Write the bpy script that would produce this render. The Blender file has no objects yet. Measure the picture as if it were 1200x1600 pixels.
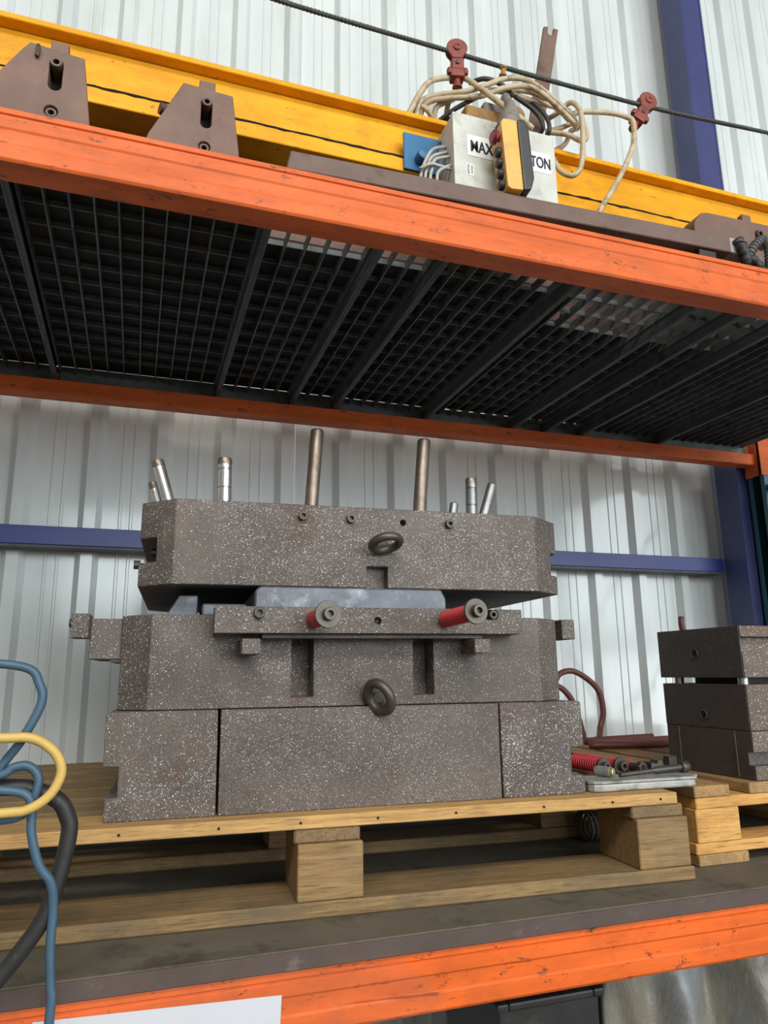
import bpy, bmesh, math, random
from mathutils import Vector, Matrix, Quaternion
random.seed(7)
SC = bpy.context.scene
COL = SC.collection
PI = math.pi
R = math.radians

# ------------------------------------------------------------------ camera
cam_d = bpy.data.cameras.new('camera')
cam = bpy.data.objects.new('camera', cam_d)
COL.objects.link(cam)
F_PX = 1129.5
cam_d.sensor_fit = 'VERTICAL'
cam_d.sensor_height = 36.0
cam_d.lens = 36.0 * F_PX / 1600.0
cam_d.clip_start = 0.02
yaw, pit, rol = R(18.856), R(12.533), R(-0.67)
fw = Vector((math.sin(yaw) * math.cos(pit), math.cos(yaw) * math.cos(pit), math.sin(pit)))
rt = Vector((math.cos(yaw), -math.sin(yaw), 0))
up = rt.cross(fw)
rt2 = rt * math.cos(rol) + up * math.sin(rol)
up2 = up * math.cos(rol) - rt * math.sin(rol)
m = Matrix((rt2, up2, -fw)).transposed().to_4x4()
m.translation = Vector((0, 0, 1.6))
cam.matrix_world = m
SC.camera = cam

# ------------------------------------------------------------------ light
w = bpy.data.worlds.new('world')
SC.world = w
w.use_nodes = True
w.node_tree.nodes['Background'].inputs[0].default_value = (0.93, 0.97, 1.0, 1)
w.node_tree.nodes['Background'].inputs[1].default_value = 0.5


def area(name, loc, target, sx, sy, power, col):
    d = bpy.data.lights.new(name, 'AREA')
    d.shape = 'RECTANGLE'
    d.size, d.size_y, d.energy, d.color = sx, sy, power, col
    o = bpy.data.objects.new(name, d)
    COL.objects.link(o)
    o.location = loc
    o.rotation_euler = (Vector(target) - Vector(loc)).to_track_quat('-Z', 'Y').to_euler()
    return o


area('roof_light', (-1.0, -3.9, 6.55), (-0.8, -3.0, 0.0), 6.0, 1.8, 520, (1.0, 0.96, 0.89))
area('window_light', (4.8, -7.85, 4.2), (4.8, 0.0, 4.2), 12.0, 3.7, 840, (0.88, 0.96, 1.0))
area('door_light', (9.6, -7.85, 1.05), (9.6, 0.0, 1.05), 5.0, 1.7, 210, (0.90, 0.97, 1.0))

SC.view_settings.view_transform = 'Standard'
SC.view_settings.look = 'None'
SC.view_settings.gamma = 1.0
SC.view_settings.use_curve_mapping = False
SC.view_settings.exposure = 0.3


# ------------------------------------------------------------------ materials
def lin(c):
    return tuple(((v / 255.0) / 12.92 if v / 255.0 <= 0.04045 else ((v / 255.0 + 0.055) / 1.055) ** 2.4) for v in c)


class NT:
    def __init__(s, name):
        s.m = bpy.data.materials.new(name)
        s.m.use_nodes = True
        s.t = s.m.node_tree
        s.b = s.t.nodes['Principled BSDF']
        tc = s.n('ShaderNodeTexCoord')
        oi = s.n('ShaderNodeObjectInfo')
        mul = s.n('ShaderNodeMath', operation='MULTIPLY')
        mul.inputs[1].default_value = 37.0
        s.l(oi.outputs['Random'], mul.inputs[0])
        add = s.n('ShaderNodeVectorMath', operation='ADD')
        s.l(tc.outputs['Object'], add.inputs[0])
        s.l(mul.outputs[0], add.inputs[1])
        s.co = add.outputs[0]
        s.rnd = oi.outputs['Random']

    def n(s, t, **k):
        x = s.t.nodes.new(t)
        for a, v in k.items():
            setattr(x, a, v)
        return x

    def l(s, a, b):
        s.t.links.new(a, b)

    def mapped(s, sc):
        mp = s.n('ShaderNodeMapping')
        mp.inputs['Scale'].default_value = sc
        s.l(s.co, mp.inputs['Vector'])
        return mp.outputs[0]

    def noise(s, scale, detail=4, rough=0.6, stretch=None, dist=0):
        x = s.n('ShaderNodeTexNoise')
        x.inputs['Scale'].default_value = scale
        x.inputs['Detail'].default_value = detail
        x.inputs['Roughness'].default_value = rough
        x.inputs['Distortion'].default_value = dist
        s.l(s.mapped(stretch) if stretch else s.co, x.inputs['Vector'])
        return x.outputs['Fac']

    def rng(s, v, lo, hi, a=0.0, b=1.0):
        x = s.n('ShaderNodeMapRange')
        x.inputs[1].default_value, x.inputs[2].default_value = lo, hi
        x.inputs[3].default_value, x.inputs[4].default_value = a, b
        s.l(v, x.inputs[0])
        return x.outputs[0]

    def mul(s, a, b, op='MULTIPLY'):
        x = s.n('ShaderNodeMath', operation=op)
        for i, v in enumerate((a, b)):
            if isinstance(v, (int, float)):
                x.inputs[i].default_value = v
            else:
                s.l(v, x.inputs[i])
        return x.outputs[0]

    def mix(s, f, a, b):
        x = s.n('ShaderNodeMix', data_type='RGBA')
        if isinstance(f, (int, float)):
            x.inputs[0].default_value = f
        else:
            s.l(f, x.inputs[0])
        for i, v in ((6, a), (7, b)):
            if isinstance(v, tuple):
                x.inputs[i].default_value = (*v[:3], 1)
            else:
                s.l(v, x.inputs[i])
        return x.outputs[2]

    def fin(s, col, rough=0.5, metal=0.0, bump=None, bs=0.2, bd=0.002, spec=None):
        if isinstance(col, tuple):
            s.b.inputs['Base Color'].default_value = (*col[:3], 1)
        else:
            s.l(col, s.b.inputs['Base Color'])
        if isinstance(rough, (int, float)):
            s.b.inputs['Roughness'].default_value = rough
        else:
            s.l(rough, s.b.inputs['Roughness'])
        s.b.inputs['Metallic'].default_value = metal
        if spec is not None:
            s.b.inputs['Specular IOR Level'].default_value = spec
        if bump is not None:
            bn = s.n('ShaderNodeBump')
            bn.inputs['Strength'].default_value = bs
            bn.inputs['Distance'].default_value = bd
            s.l(bump, bn.inputs['Height'])
            s.l(bn.outputs[0], s.b.inputs['Normal'])
        return s.m


MT = {}


def plain(key, c, rough=0.5, metal=0.0, var=0.25, scale=18, dirt=None, dirt_lo=0.6, dirt_hi=0.72, dscale=25, bs=0.15):
    t = NT(key)
    c = lin(c)
    dk = tuple(v * (1 - var) for v in c)
    n = t.noise(scale, 5, 0.65)
    col = t.mix(t.rng(n, 0.35, 0.65), dk, c)
    if dirt:
        d = t.noise(dscale, 6, 0.7)
        col = t.mix(t.rng(d, dirt_lo, dirt_hi), col, lin(dirt))
    MT[key] = t.fin(col, rough, metal, t.noise(scale * 9, 3), bs)
    return MT[key]


def speck_steel(key, c1, c2, rust, flecks=1.0, rough=0.62, metal=0.15):
    t = NT(key)
    a = t.noise(6, 6, 0.7)
    col = t.mix(t.rng(a, 0.35, 0.65), lin(c1), lin(c2))
    g = t.noise(420, 2, 0.5)
    col = t.mix(t.rng(g, 0.48, 0.78, 0, 0.5), col, lin((150, 141, 136)))
    r = t.noise(5.5, 5, 0.6)
    col = t.mix(t.rng(r, 0.58, 0.72, 0, 0.75), col, lin(rust))
    if flecks > 0:
        v = t.n('ShaderNodeTexVoronoi')
        v.inputs['Scale'].default_value = 430
        wob = t.n('ShaderNodeVectorMath', operation='ADD')
        nz = t.n('ShaderNodeTexNoise')
        nz.inputs['Scale'].default_value = 300
        sc = t.n('ShaderNodeVectorMath', operation='SCALE')
        sc.inputs['Scale'].default_value = 0.004
        t.l(t.co, nz.inputs['Vector'])
        t.l(nz.outputs['Color'], sc.inputs[0])
        t.l(t.co, wob.inputs[0])
        t.l(sc.outputs[0], wob.inputs[1])
        t.l(wob.outputs[0], v.inputs['Vector'])
        sep = t.n('ShaderNodeSeparateColor')
        t.l(v.outputs['Color'], sep.inputs[0])
        dens = t.rng(t.noise(7, 5, 0.7), 0.38, 0.70, 0.93, 0.93 - 0.55 * flecks)
        pick = t.mul(sep.outputs[0], dens, 'GREATER_THAN')
        size = t.mul(sep.outputs[1], 0.34)
        size = t.mul(size, 0.10, 'ADD')
        near = t.mul(v.outputs['Distance'], size, 'LESS_THAN')
        col = t.mix(t.mul(pick, near), col, lin((214, 212, 212)))
    MT[key] = t.fin(col, rough, metal, t.noise(260, 3), 0.25)


def wood(key, c1, c2, axis, dust=(120, 108, 88), dustf=0.4, saw=False):
    t = NT(key)
    st = {'x': (1.2, 22, 22), 'y': (22, 1.2, 22), 'z': (16, 16, 3)}[axis]
    g = t.noise(3.2, 6, 0.6, st, 0.7)
    col = t.mix(t.rng(g, 0.3, 0.7), lin(c1), lin(c2))
    f = t.noise(14, 3, 0.6, st)
    col = t.mix(t.rng(f, 0.52, 0.70, 0, 0.7), col, tuple(v * 0.35 for v in lin(c1)))
    hl = t.noise(20, 2, 0.6, st)
    col = t.mix(t.rng(hl, 0.62, 0.75, 0, 0.55), col, tuple(min(1, v * 1.5) for v in lin(c2)))
    k = t.noise(7, 5, 0.7)
    col = t.mix(t.rng(k, 0.42, 0.68, 0, dustf), col, lin(dust))
    s2 = t.noise(70, 3, 0.6)
    col = t.mix(t.rng(s2, 0.68, 0.76, 0, 0.7), col, tuple(v * 0.2 for v in lin(c1)))
    MT[key] = t.fin(col, 0.75, 0, g, 0.5, 0.003)


def paint(key, c, chip, rough=0.42, chipamt=0.64):
    t = NT(key)
    c = lin(c)
    a = t.noise(6, 5, 0.65, (0.6, 3, 3))
    col = t.mix(t.rng(a, 0.35, 0.65), tuple(v * 0.70 for v in c), c)
    gm = t.noise(11, 6, 0.75)
    col = t.mix(t.rng(gm, 0.48, 0.68, 0, 0.6), col, tuple(0.5 * u + 0.5 * v for u, v in zip(c, lin(chip))))
    d = t.noise(26, 7, 0.85, (0.7, 1.5, 1.5))
    col = t.mix(t.rng(d, chipamt - 0.02, chipamt + 0.03), col, lin(chip))
    sc_ = t.noise(60, 4, 0.7, (0.35, 1, 2.2))
    col = t.mix(t.rng(sc_, 0.655, 0.70, 0, 0.7), col, lin(chip))
    st = t.noise(9, 4, 0.6, (0.25, 6, 8))
    col = t.mix(t.rng(st, 0.6, 0.75, 0, 0.18), col, lin((180, 140, 110)))
    MT[key] = t.fin(col, t.rng(a, 0.3, 0.7, rough + 0.12, rough), 0.0, t.noise(60, 3), 0.12, spec=0.28)


paint('orange', (226, 106, 48), (96, 66, 52), 0.48, 0.600)
paint('orange_lower', (234, 104, 34), (96, 58, 40), 0.50, 0.605)
paint('yellow', (246, 168, 6), (92, 58, 20), 0.48, 0.63)
speck_steel('die', (72, 62, 56), (97, 86, 79), (82, 54, 43), 1.0)
speck_steel('die_dull', (58, 51, 48), (72, 64, 60), (62, 46, 40), 0.0, 0.5)
speck_steel('die_rust', (78, 64, 55), (104, 88, 76), (104, 70, 46), 0.5)
plain('brown_steel', (118, 90, 78), 0.6, 0.1, 0.25, 14, (84, 58, 48), 0.58, 0.72, 12)
plain('bar_steel', (112, 90, 80), 0.65, 0.1, 0.2, 20, (80, 60, 52), 0.58, 0.7, 9)
plain('oily_plate', (46, 36, 31), 0.75, 0.0, 0.4, 9, (70, 52, 44), 0.58, 0.74, 8)
plain('dark_steel', (62, 56, 52), 0.55, 0.3, 0.35, 14)
plain('silver', (205, 202, 200), 0.28, 0.9, 0.2, 30, (120, 112, 104), 0.62, 0.72, 40)
plain('silver_dull', (150, 150, 150), 0.42, 0.8, 0.25, 30, (100, 92, 84), 0.56, 0.72, 24)
plain('rod', (140, 126, 114), 0.4, 0.75, 0.3, 22, (96, 84, 74), 0.52, 0.7, 18)
plain('aluminium', (172, 170, 165), 0.5, 0.45, 0.25, 16, (118, 116, 110), 0.52, 0.66, 20)
plain('bolt', (82, 76, 72), 0.45, 0.5, 0.3, 40)
plain('bolt_brown', (92, 74, 66), 0.5, 0.3, 0.3, 40)
plain('pit', (26, 22, 20), 0.9, 0.0, 0.3)
plain('eye', (98, 92, 84), 0.45, 0.6, 0.3, 30, (90, 84, 76), 0.5, 0.7, 30)
plain('red_spring', (196, 52, 62), 0.5, 0, 0.25, 30, (96, 66, 58), 0.56, 0.7, 50)
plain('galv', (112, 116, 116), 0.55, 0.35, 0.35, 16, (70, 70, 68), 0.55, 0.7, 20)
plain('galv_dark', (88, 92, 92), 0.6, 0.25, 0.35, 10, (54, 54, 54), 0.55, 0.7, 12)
plain('rail_blue', (44, 54, 124), 0.4, 0, 0.2, 8)
plain('column_blue', (66, 70, 116), 0.42, 0, 0.15, 5)
plain('teal', (58, 104, 122), 0.45, 0, 0.2, 10)
plain('box_white', (204, 204, 194), 0.45, 0, 0.16, 14, (150, 148, 138), 0.56, 0.76, 11)
plain('sticker', (236, 236, 232), 0.5, 0, 0.06, 14)
plain('ink', (24, 26, 44), 0.6, 0, 0.05)
plain('blue_plate', (42, 112, 158), 0.45, 0, 0.2, 14, (58, 84, 104), 0.58, 0.7, 18)
plain('cream_cable', (196, 178, 146), 0.55, 0, 0.2, 30, (126, 102, 76), 0.52, 0.68, 34)
plain('grey_cable', (178, 174, 162), 0.5, 0, 0.2, 30, (120, 112, 98), 0.56, 0.7, 34)
plain('black_rubber', (44, 42, 42), 0.55, 0, 0.35, 24, (88, 80, 72), 0.62, 0.74, 40)
plain('conduit_grey', (96, 94, 90), 0.6, 0, 0.3, 24)
plain('tape_grey', (134, 126, 120), 0.6, 0, 0.25, 24, (96, 88, 82), 0.55, 0.7, 30)
plain('pendant_yellow', (226, 176, 84), 0.4, 0, 0.2, 20, (196, 150, 96), 0.5, 0.7, 22)
plain('pendant_black', (52, 50, 48), 0.45, 0, 0.3, 20, (112, 104, 96), 0.6, 0.8, 26)
plain('stop_red', (124, 30, 44), 0.4, 0, 0.2)
plain('pulley_red', (138, 66, 56), 0.55, 0.1, 0.3, 30, (96, 50, 44), 0.55, 0.7, 40)
plain('rope', (76, 78, 72), 0.5, 0.4, 0.4, 300)
plain('rust_yellow', (150, 112, 62), 0.7, 0, 0.3, 24, (206, 150, 42), 0.58, 0.64, 34)
plain('blue_hose', (66, 94, 114), 0.5, 0, 0.2, 30, (58, 78, 92), 0.55, 0.75, 30)
plain('yellow_hose', (208, 172, 92), 0.5, 0, 0.15, 30, (150, 118, 58), 0.6, 0.72, 60)
plain('red_hose', (112, 62, 56), 0.5, 0, 0.25, 20, (92, 70, 64), 0.55, 0.7, 20)
plain('board_dust', (98, 90, 76), 0.85, 0, 0.25, 7, (66, 58, 50), 0.52, 0.68, 10)
plain('brass', (206, 190, 140), 0.35, 0.7, 0.2)
plain('paper', (208, 208, 214), 0.6, 0, 0.03, 10)
plain('hall_paint', (150, 150, 146), 0.7, 0, 0.1, 2)
plain('concrete', (104, 100, 94), 0.8, 0, 0.2, 4)
t = NT('sheet')
ns_ = t.noise(4, 4, 0.6)
cs_ = t.mix(t.rng(ns_, 0.38, 0.62), lin((150, 152, 156)), lin((140, 130, 114)))
cs_ = t.mix(t.rng(t.noise(22, 5, 0.7), 0.5, 0.75, 0, 0.4), cs_, lin((104, 100, 96)))
MT['sheet'] = t.fin(cs_, 0.45, 0.1, t.noise(7, 5, 0.55, (1.4, 1.4, 0.8), 0.3), 0.55, 0.03)
plain('black_bin', (56, 52, 50), 0.5, 0.1, 0.35, 10, (84, 68, 58), 0.55, 0.7, 10)
plain('dust_strip', (118, 112, 96), 0.85, 0, 0.3, 14)
plain('string', (200, 200, 196), 0.5, 0, 0.1)
plain('insert', (104, 106, 114), 0.45, 0.35, 0.35, 20, (150, 152, 156), 0.56, 0.74, 14)
plain('board_edge', (86, 70, 64), 0.7, 0.0, 0.25, 10, (112, 100, 92), 0.6, 0.75, 12)
wood('wood_x', (118, 92, 58), (152, 122, 80), 'x', (92, 82, 64), 0.75)
wood('wood_edge_lit', (166, 124, 70), (206, 162, 100), 'x', (132, 106, 70), 0.4)  # pallet wood brightened: light on the front deck edge painted into the colour
wood('wood_y', (112, 88, 58), (140, 112, 76), 'y', (92, 82, 64), 0.6)
wood('wood_block', (128, 98, 60), (164, 132, 86), 'x', (104, 90, 68), 0.5)
wood('wood_new_x', (190, 134, 66), (222, 172, 100), 'x', (140, 104, 62), 0.4)
wood('wood_new_y', (150, 112, 68), (184, 146, 96), 'y', (112, 96, 72), 0.55)

t = NT('cladding')
n1 = t.noise(1.6, 4, 0.6, (1.5, 1, 0.5))
c_ = t.mix(t.rng(n1, 0.35, 0.65), lin((206, 210, 208)), lin((224, 227, 225)))
d_ = t.noise(5, 5, 0.6, (2, 1, 0.35))
c_ = t.mix(t.rng(d_, 0.56, 0.8, 0, 0.35), c_, lin((176, 172, 154)))
MT['cladding'] = t.fin(c_, 0.13, 0.0, t.noise(6, 2, 0.5, (1, 1, 0.3)), 0.02, 0.01)

t = NT('film')
t.b.inputs['Alpha'].default_value = 0.035
MT['film'] = t.fin((0.3, 0.28, 0.26), 0.10, 0.0, t.noise(14, 3, 0.6, (1, 1, 1.6)), 0.5, 0.02)


# ------------------------------------------------------------------ mesh helpers
def mesh(name, v, f, smooth=False):
    me = bpy.data.meshes.new(name)
    me.from_pydata([tuple(p) for p in v], [], f)
    me.update()
    if smooth:
        me.polygons.foreach_set('use_smooth', [True] * len(me.polygons))
    return me


class G:
    """geometry collector"""
    def __init__(s):
        s.v, s.f = [], []

    def add(s, v, f):
        o = len(s.v)
        s.v += [Vector(p) for p in v]
        s.f += [tuple(i + o for i in q) for q in f]
        return s

    def box(s, x0, x1, y0, y1, z0, z1):
        v = [(x, y, z) for z in (z0, z1) for y in (y0, y1) for x in (x0, x1)]
        return s.add(v, [(0, 2, 3, 1), (4, 5, 7, 6), (0, 1, 5, 4), (2, 6, 7, 3), (0, 4, 6, 2), (1, 3, 7, 5)])

    def prism(s, poly, axis, a0, a1):
        # poly in (y,z) for x, (x,z) for y, (x,y) for z
        def P(p, a):
            return {'x': (a, p[0], p[1]), 'y': (p[0], a, p[1]), 'z': (p[0], p[1], a)}[axis]
        n = len(poly)
        v = [P(p, a0) for p in poly] + [P(p, a1) for p in poly]
        f = [tuple(range(n)), tuple(range(2 * n - 1, n - 1, -1))]
        f += [(i, i + n, (i + 1) % n + n, (i + 1) % n) for i in range(n)]
        return s.add(v, f)

    def lathe(s, prof, p0, ax, n=20):
        """prof list of (r, h) along axis ax from p0"""
        ax = Vector(ax).normalized()
        a = ax.orthogonal().normalized()
        b = ax.cross(a)
        p0 = Vector(p0)
        v, f = [], []
        for r, h in prof:
            for i in range(n):
                t_ = 2 * PI * i / n
                v.append(p0 + ax * h + (a * math.cos(t_) + b * math.sin(t_)) * r)
        k = len(prof)
        for j in range(k - 1):
            for i in range(n):
                i2 = (i + 1) % n
                f.append((j * n + i, j * n + i2, (j + 1) * n + i2, (j + 1) * n + i))
        f.append(tuple(range(n - 1, -1, -1)))
        f.append(tuple((k - 1) * n + i for i in range(n)))
        return s.add(v, f)

    def tube(s, pts, r, n=10, sub=5, cap=True, rfun=None):
        P = [Vector(p) for p in pts]
        if sub > 1 and len(P) > 2:
            Q = [P[0] * 2 - P[1]] + P + [P[-1] * 2 - P[-2]]
            L = []
            for i in range(1, len(Q) - 2):
                for k in range(sub):
                    u = k / sub
                    a, b, c, d = Q[i - 1], Q[i], Q[i + 1], Q[i + 2]
                    L.append(0.5 * ((2 * b) + (c - a) * u + (2 * a - 5 * b + 4 * c - d) * u * u + (3 * b - a - 3 * c + d) * u ** 3))
            L.append(P[-1])
            P = L
        T = []
        for i in range(len(P)):
            d = P[min(i + 1, len(P) - 1)] - P[max(i - 1, 0)]
            T.append(d.normalized())
        nrm = T[0].orthogonal().normalized()
        v, f = [], []
        for i, p in enumerate(P):
            if i:
                q = T[i - 1].rotation_difference(T[i])
                nrm = q @ nrm
            bn = T[i].cross(nrm)
            rr = rfun(i) if rfun else r
            for k in range(n):
                t_ = 2 * PI * k / n
                v.append(p + (nrm * math.cos(t_) + bn * math.sin(t_)) * rr)
        for i in range(len(P) - 1):
            for k in range(n):
                k2 = (k + 1) % n
                f.append((i * n + k, i * n + k2, (i + 1) * n + k2, (i + 1) * n + k))
        if cap:
            f.append(tuple(range(n - 1, -1, -1)))
            f.append(tuple((len(P) - 1) * n + k for k in range(n)))
        return s.add(v, f)

    def torus(s, c, nrm, R0, r, n=28, k=10, a0=0, a1=2 * PI):
        nrm = Vector(nrm).normalized()
        a = nrm.orthogonal().normalized()
        b = nrm.cross(a)
        c = Vector(c)
        full = abs(a1 - a0 - 2 * PI) < 1e-6
        pts = [c + (a * math.cos(a0 + (a1 - a0) * i / n) + b * math.sin(a0 + (a1 - a0) * i / n)) * R0 for i in range(n + (0 if full else 1))]
        v, f = [], []
        for i, p in enumerate(pts):
            d = (p - c).normalized()
            for j in range(k):
                t_ = 2 * PI * j / k
                v.append(p + d * (r * math.cos(t_)) + nrm * (r * math.sin(t_)))
        N = len(pts)
        for i in range(N if full else N - 1):
            for j in range(k):
                j2, i2 = (j + 1) % k, (i + 1) % N
                f.append((i * k + j, i2 * k + j, i2 * k + j2, i * k + j2))
        return s.add(v, f)

    def xf(s, M_):
        s.v = [M_ @ p for p in s.v]
        return s

    def off(s, o):
        o = Vector(o)
        s.v = [p - o for p in s.v]
        return s


def fixn(me, bev=0, seg=1, ang=35):
    bm = bmesh.new()
    bm.from_mesh(me)
    bmesh.ops.recalc_face_normals(bm, faces=bm.faces)
    if bev:
        es = [e for e in bm.edges if len(e.link_faces) == 2 and e.calc_face_angle(0) > R(ang)]
        bmesh.ops.bevel(bm, geom=es, offset=bev, segments=seg, profile=0.6, affect='EDGES', clamp_overlap=True)
    bm.to_mesh(me)
    bm.free()
    return me


def tag(o, label=None, cat=None, group=None, kind=None):
    if label:
        o['label'] = label
    if cat:
        o['category'] = cat
    if group:
        o['group'] = group
    if kind:
        o['kind'] = kind
    return o


def obj(name, g, mat, parent=None, bev=0, seg=1, smooth=False, label=None):
    me = g if isinstance(g, bpy.types.Mesh) else mesh(name, g.v, g.f)
    if not isinstance(g, bpy.types.Mesh):
        fixn(me, bev, seg)
        if smooth:
            me.polygons.foreach_set('use_smooth', [True] * len(me.polygons))
            if smooth == 'auto':
                me.set_sharp_from_angle(angle=R(40))
    if mat:
        me.materials.clear()
        me.materials.append(MT[mat])
    o = bpy.data.objects.new(name, me)
    COL.objects.link(o)
    if parent:
        o.parent = parent
    if label:
        o['label'] = label
    return o


def inst(src, name, parent, loc):
    o = bpy.data.objects.new(name, src)
    COL.objects.link(o)
    o.parent = parent
    o.location = loc
    return o


def thing(name, label, cat, loc=(0, 0, 0), rz=0.0, group=None):
    o = bpy.data.objects.new(name, None)
    o.empty_display_size = 0.05
    COL.objects.link(o)
    o.location = loc
    o.rotation_euler = (0, 0, rz)
    return tag(o, label, cat, group)


def struct(o):
    o['kind'] = 'structure'
    return o


def single(name, g, mat, label, cat, base, group=None, **k):
    """a thing made of one mesh; g in world coordinates, origin moved to base"""
    g.off(base)
    o = obj(name, g, mat, None, **k)
    o.location = base
    return tag(o, label, cat, group)


def carve(me, cutters):
    """boolean difference on mesh data"""
    o = bpy.data.objects.new('tmp', me)
    COL.objects.link(o)
    tmp = []
    for c in cutters:
        cm = fixn(mesh('cut', c.v, c.f))
        co = bpy.data.objects.new('tmpc', cm)
        COL.objects.link(co)
        md = o.modifiers.new('b', 'BOOLEAN')
        md.operation, md.solver, md.object = 'DIFFERENCE', 'EXACT', co
        tmp.append(co)
    dg = bpy.context.evaluated_depsgraph_get()
    dg.update()
    res = bpy.data.meshes.new_from_object(o.evaluated_get(dg))
    for x in [o] + tmp:
        bpy.data.objects.remove(x)
    return res


def socket_bolt(parent, p, ax, r=0.008, h=0.010, mat='bolt', name='socket_bolt'):
    """cap screw head with a hexagonal socket; p = seat centre, ax = outward"""
    ax = Vector(ax).normalized()
    a = ax.orthogonal().normalized()
    b = ax.cross(a)
    p = Vector(p)
    n = 24
    g = G()

    def ring(rad, hh, hexa=False):
        out = []
        for i in range(n):
            t_ = 2 * PI * i / n
            rr = rad
            if hexa:
                s_ = (t_ % (PI / 3)) - PI / 6
                rr = rad * math.cos(PI / 6) / math.cos(s_)
            out.append(p + ax * hh + (a * math.cos(t_) + b * math.sin(t_)) * rr)
        return out
    rings = [ring(r, 0), ring(r, h * 0.88), ring(r * 0.92, h), ring(r * 0.58, h, True), ring(r * 0.56, h * 0.25, True)]
    v = [q for rg in rings for q in rg]
    f = []
    for j in range(4):
        for i in range(n):
            i2 = (i + 1) % n
            f.append((j * n + i, j * n + i2, (j + 1) * n + i2, (j + 1) * n + i))
    f.append(tuple(4 * n + i for i in range(n)))
    f.append(tuple(range(n - 1, -1, -1)))
    g.add(v, f)
    return obj(name, g, mat, parent)


def text_mesh(s, size, off=0.0):
    cu = bpy.data.curves.new('txt', 'FONT')
    cu.body = s
    cu.size = size
    cu.offset = off
    cu.extrude = 0.0004
    o = bpy.data.objects.new('txt', cu)
    COL.objects.link(o)
    dg = bpy.context.evaluated_depsgraph_get()
    dg.update()
    me = bpy.data.meshes.new_from_object(o.evaluated_get(dg))
    bpy.data.objects.remove(o)
    return me


# ------------------------------------------------------------------ setting
fl = G().box(-6, 15, -8, 2.64, -0.15, 0.0)
struct(obj('floor', fl, 'concrete'))
struct(obj('ceiling', G().box(-6, 15, -8, 2.64, 6.62, 6.75), 'hall_paint'))
struct(obj('wall_front', G().box(-6, 15, -8.15, -8.0, 0.0, 6.62), 'hall_paint'))
struct(obj('wall_left', G().box(-6.15, -6.0, -8.0, 2.64, 0.0, 6.62), 'hall_paint'))
struct(obj('wall_right', G().box(15.0, 15.15, -8.0, 2.64, 0.0, 6.62), 'hall_paint'))

wall = bpy.data.objects.new('wall_back', None)
COL.objects.link(wall)
wall.location = (0, 2.6, 0)
struct(wall)
PITCH = 0.222
prof = []          # one rib bay: (x, y) with the rib standing into the room


def bay(x0):
    return [(x0, 0), (x0 + 0.052, 0), (x0 + 0.055, -0.0035), (x0 + 0.061, -0.0035), (x0 + 0.064, 0),
            (x0 + 0.088, 0), (x0 + 0.091, -0.0035), (x0 + 0.097, -0.0035), (x0 + 0.100, 0),
            (x0 + 0.147, 0), (x0 + 0.166, -0.028), (x0 + 0.203, -0.028), (x0 + 0.222, 0)]


pl = []
for k in range(5):
    pl += bay(k * PITCH)[:-1 if k < 4 else None]
pv = [(x, y, 0) for x, y in pl] + [(x, y, 6.6) for x, y in pl]
pv += [(x, y + 0.004, 0) for x, y in pl] + [(x, y + 0.004, 6.6) for x, y in pl]
N = len(pl)
pf = []
for i in range(N - 1):
    pf.append((i, i + 1, N + i + 1, N + i))
    pf.append((2 * N + i + 1, 2 * N + i, 3 * N + i, 3 * N + i + 1))
pf.append((0, N, 3 * N, 2 * N))
pf.append((N - 1, 3 * N - 1, 4 * N - 1, 2 * N - 1))
panel_me = mesh('cladding_panel', pv, pf)
panel_me.materials.append(MT['cladding'])
X0 = -0.40 - 0.185 - 5 * PITCH * 5
for k in range(19):
    inst(panel_me, 'cladding_panel', wall, (X0 + k * 5 * PITCH + (0.0015 * k), 0.0008 * (k % 2), 0))

# blue column and horizontal rails on the wall
cx0, cx1, cy0, cy1 = 2.428, 2.566, 2.372, 2.498
colm = thing('steel_column', 'dark blue steel column standing against the white wall at the right', 'column', (2.497, 2.435, 0))
g = G()
g.box(cx0, cx0 + 0.012, cy0, cy1, 0, 6.6).box(cx1 - 0.012, cx1, cy0, cy1, 0, 6.6)
g.box(cx0 + 0.012, cx1 - 0.012, cy0 + 0.002, cy0 + 0.012, 0, 6.6).box(cx0 + 0.012, cx1 - 0.012, cy1 - 0.012, cy1, 0, 6.6)
obj('shaft', g.off(colm.location), 'column_blue', colm, bev=0.002)
obj('base_plate', G().box(cx0 - 0.05, cx1 + 0.05, cy0 - 0.05, cy1 + 0.04, 0, 0.02).off(colm.location), 'column_blue', colm, bev=0.002)
rp = [(2.498, 2.012), (2.572, 2.012), (2.572, 2.022), (2.506, 2.022), (2.506, 2.062), (2.572, 2.062), (2.572, 2.072), (2.498, 2.072)]
rl = thing('wall_rail', 'long blue horizontal steel rail behind the die stack, left of the column', 'rail', (0, 2.535, 2.012))
obj('channel', G().prism(rp, 'x', -2.6, 2.426).off(rl.location), 'rail_blue', rl, bev=0.0015)
obj('lower_lip', G().box(-2.6, 2.424, 2.503, 2.571, 2.004, 2.0115).off(rl.location), 'galv_dark', rl)
obj('cleat', G().box(2.37, 2.4275, 2.508, 2.56, 2.0225, 2.0615).off(rl.location), 'rail_blue', rl)
rl2 = thing('wall_rail', 'blue horizontal steel rail right of the column, mostly hidden', 'rail', (3.4, 2.535, 2.012))
obj('channel', G().prism(rp, 'x', 2.568, 4.6).off(rl2.location), 'rail_blue', rl2, bev=0.0015)

# ------------------------------------------------------------------ pallet rack
rack = thing('pallet_rack', 'orange beamed steel storage rack with blue uprights holding the dies', 'rack', (0.84, 1.78, 0))
RB = Vector(rack.location)


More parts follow.
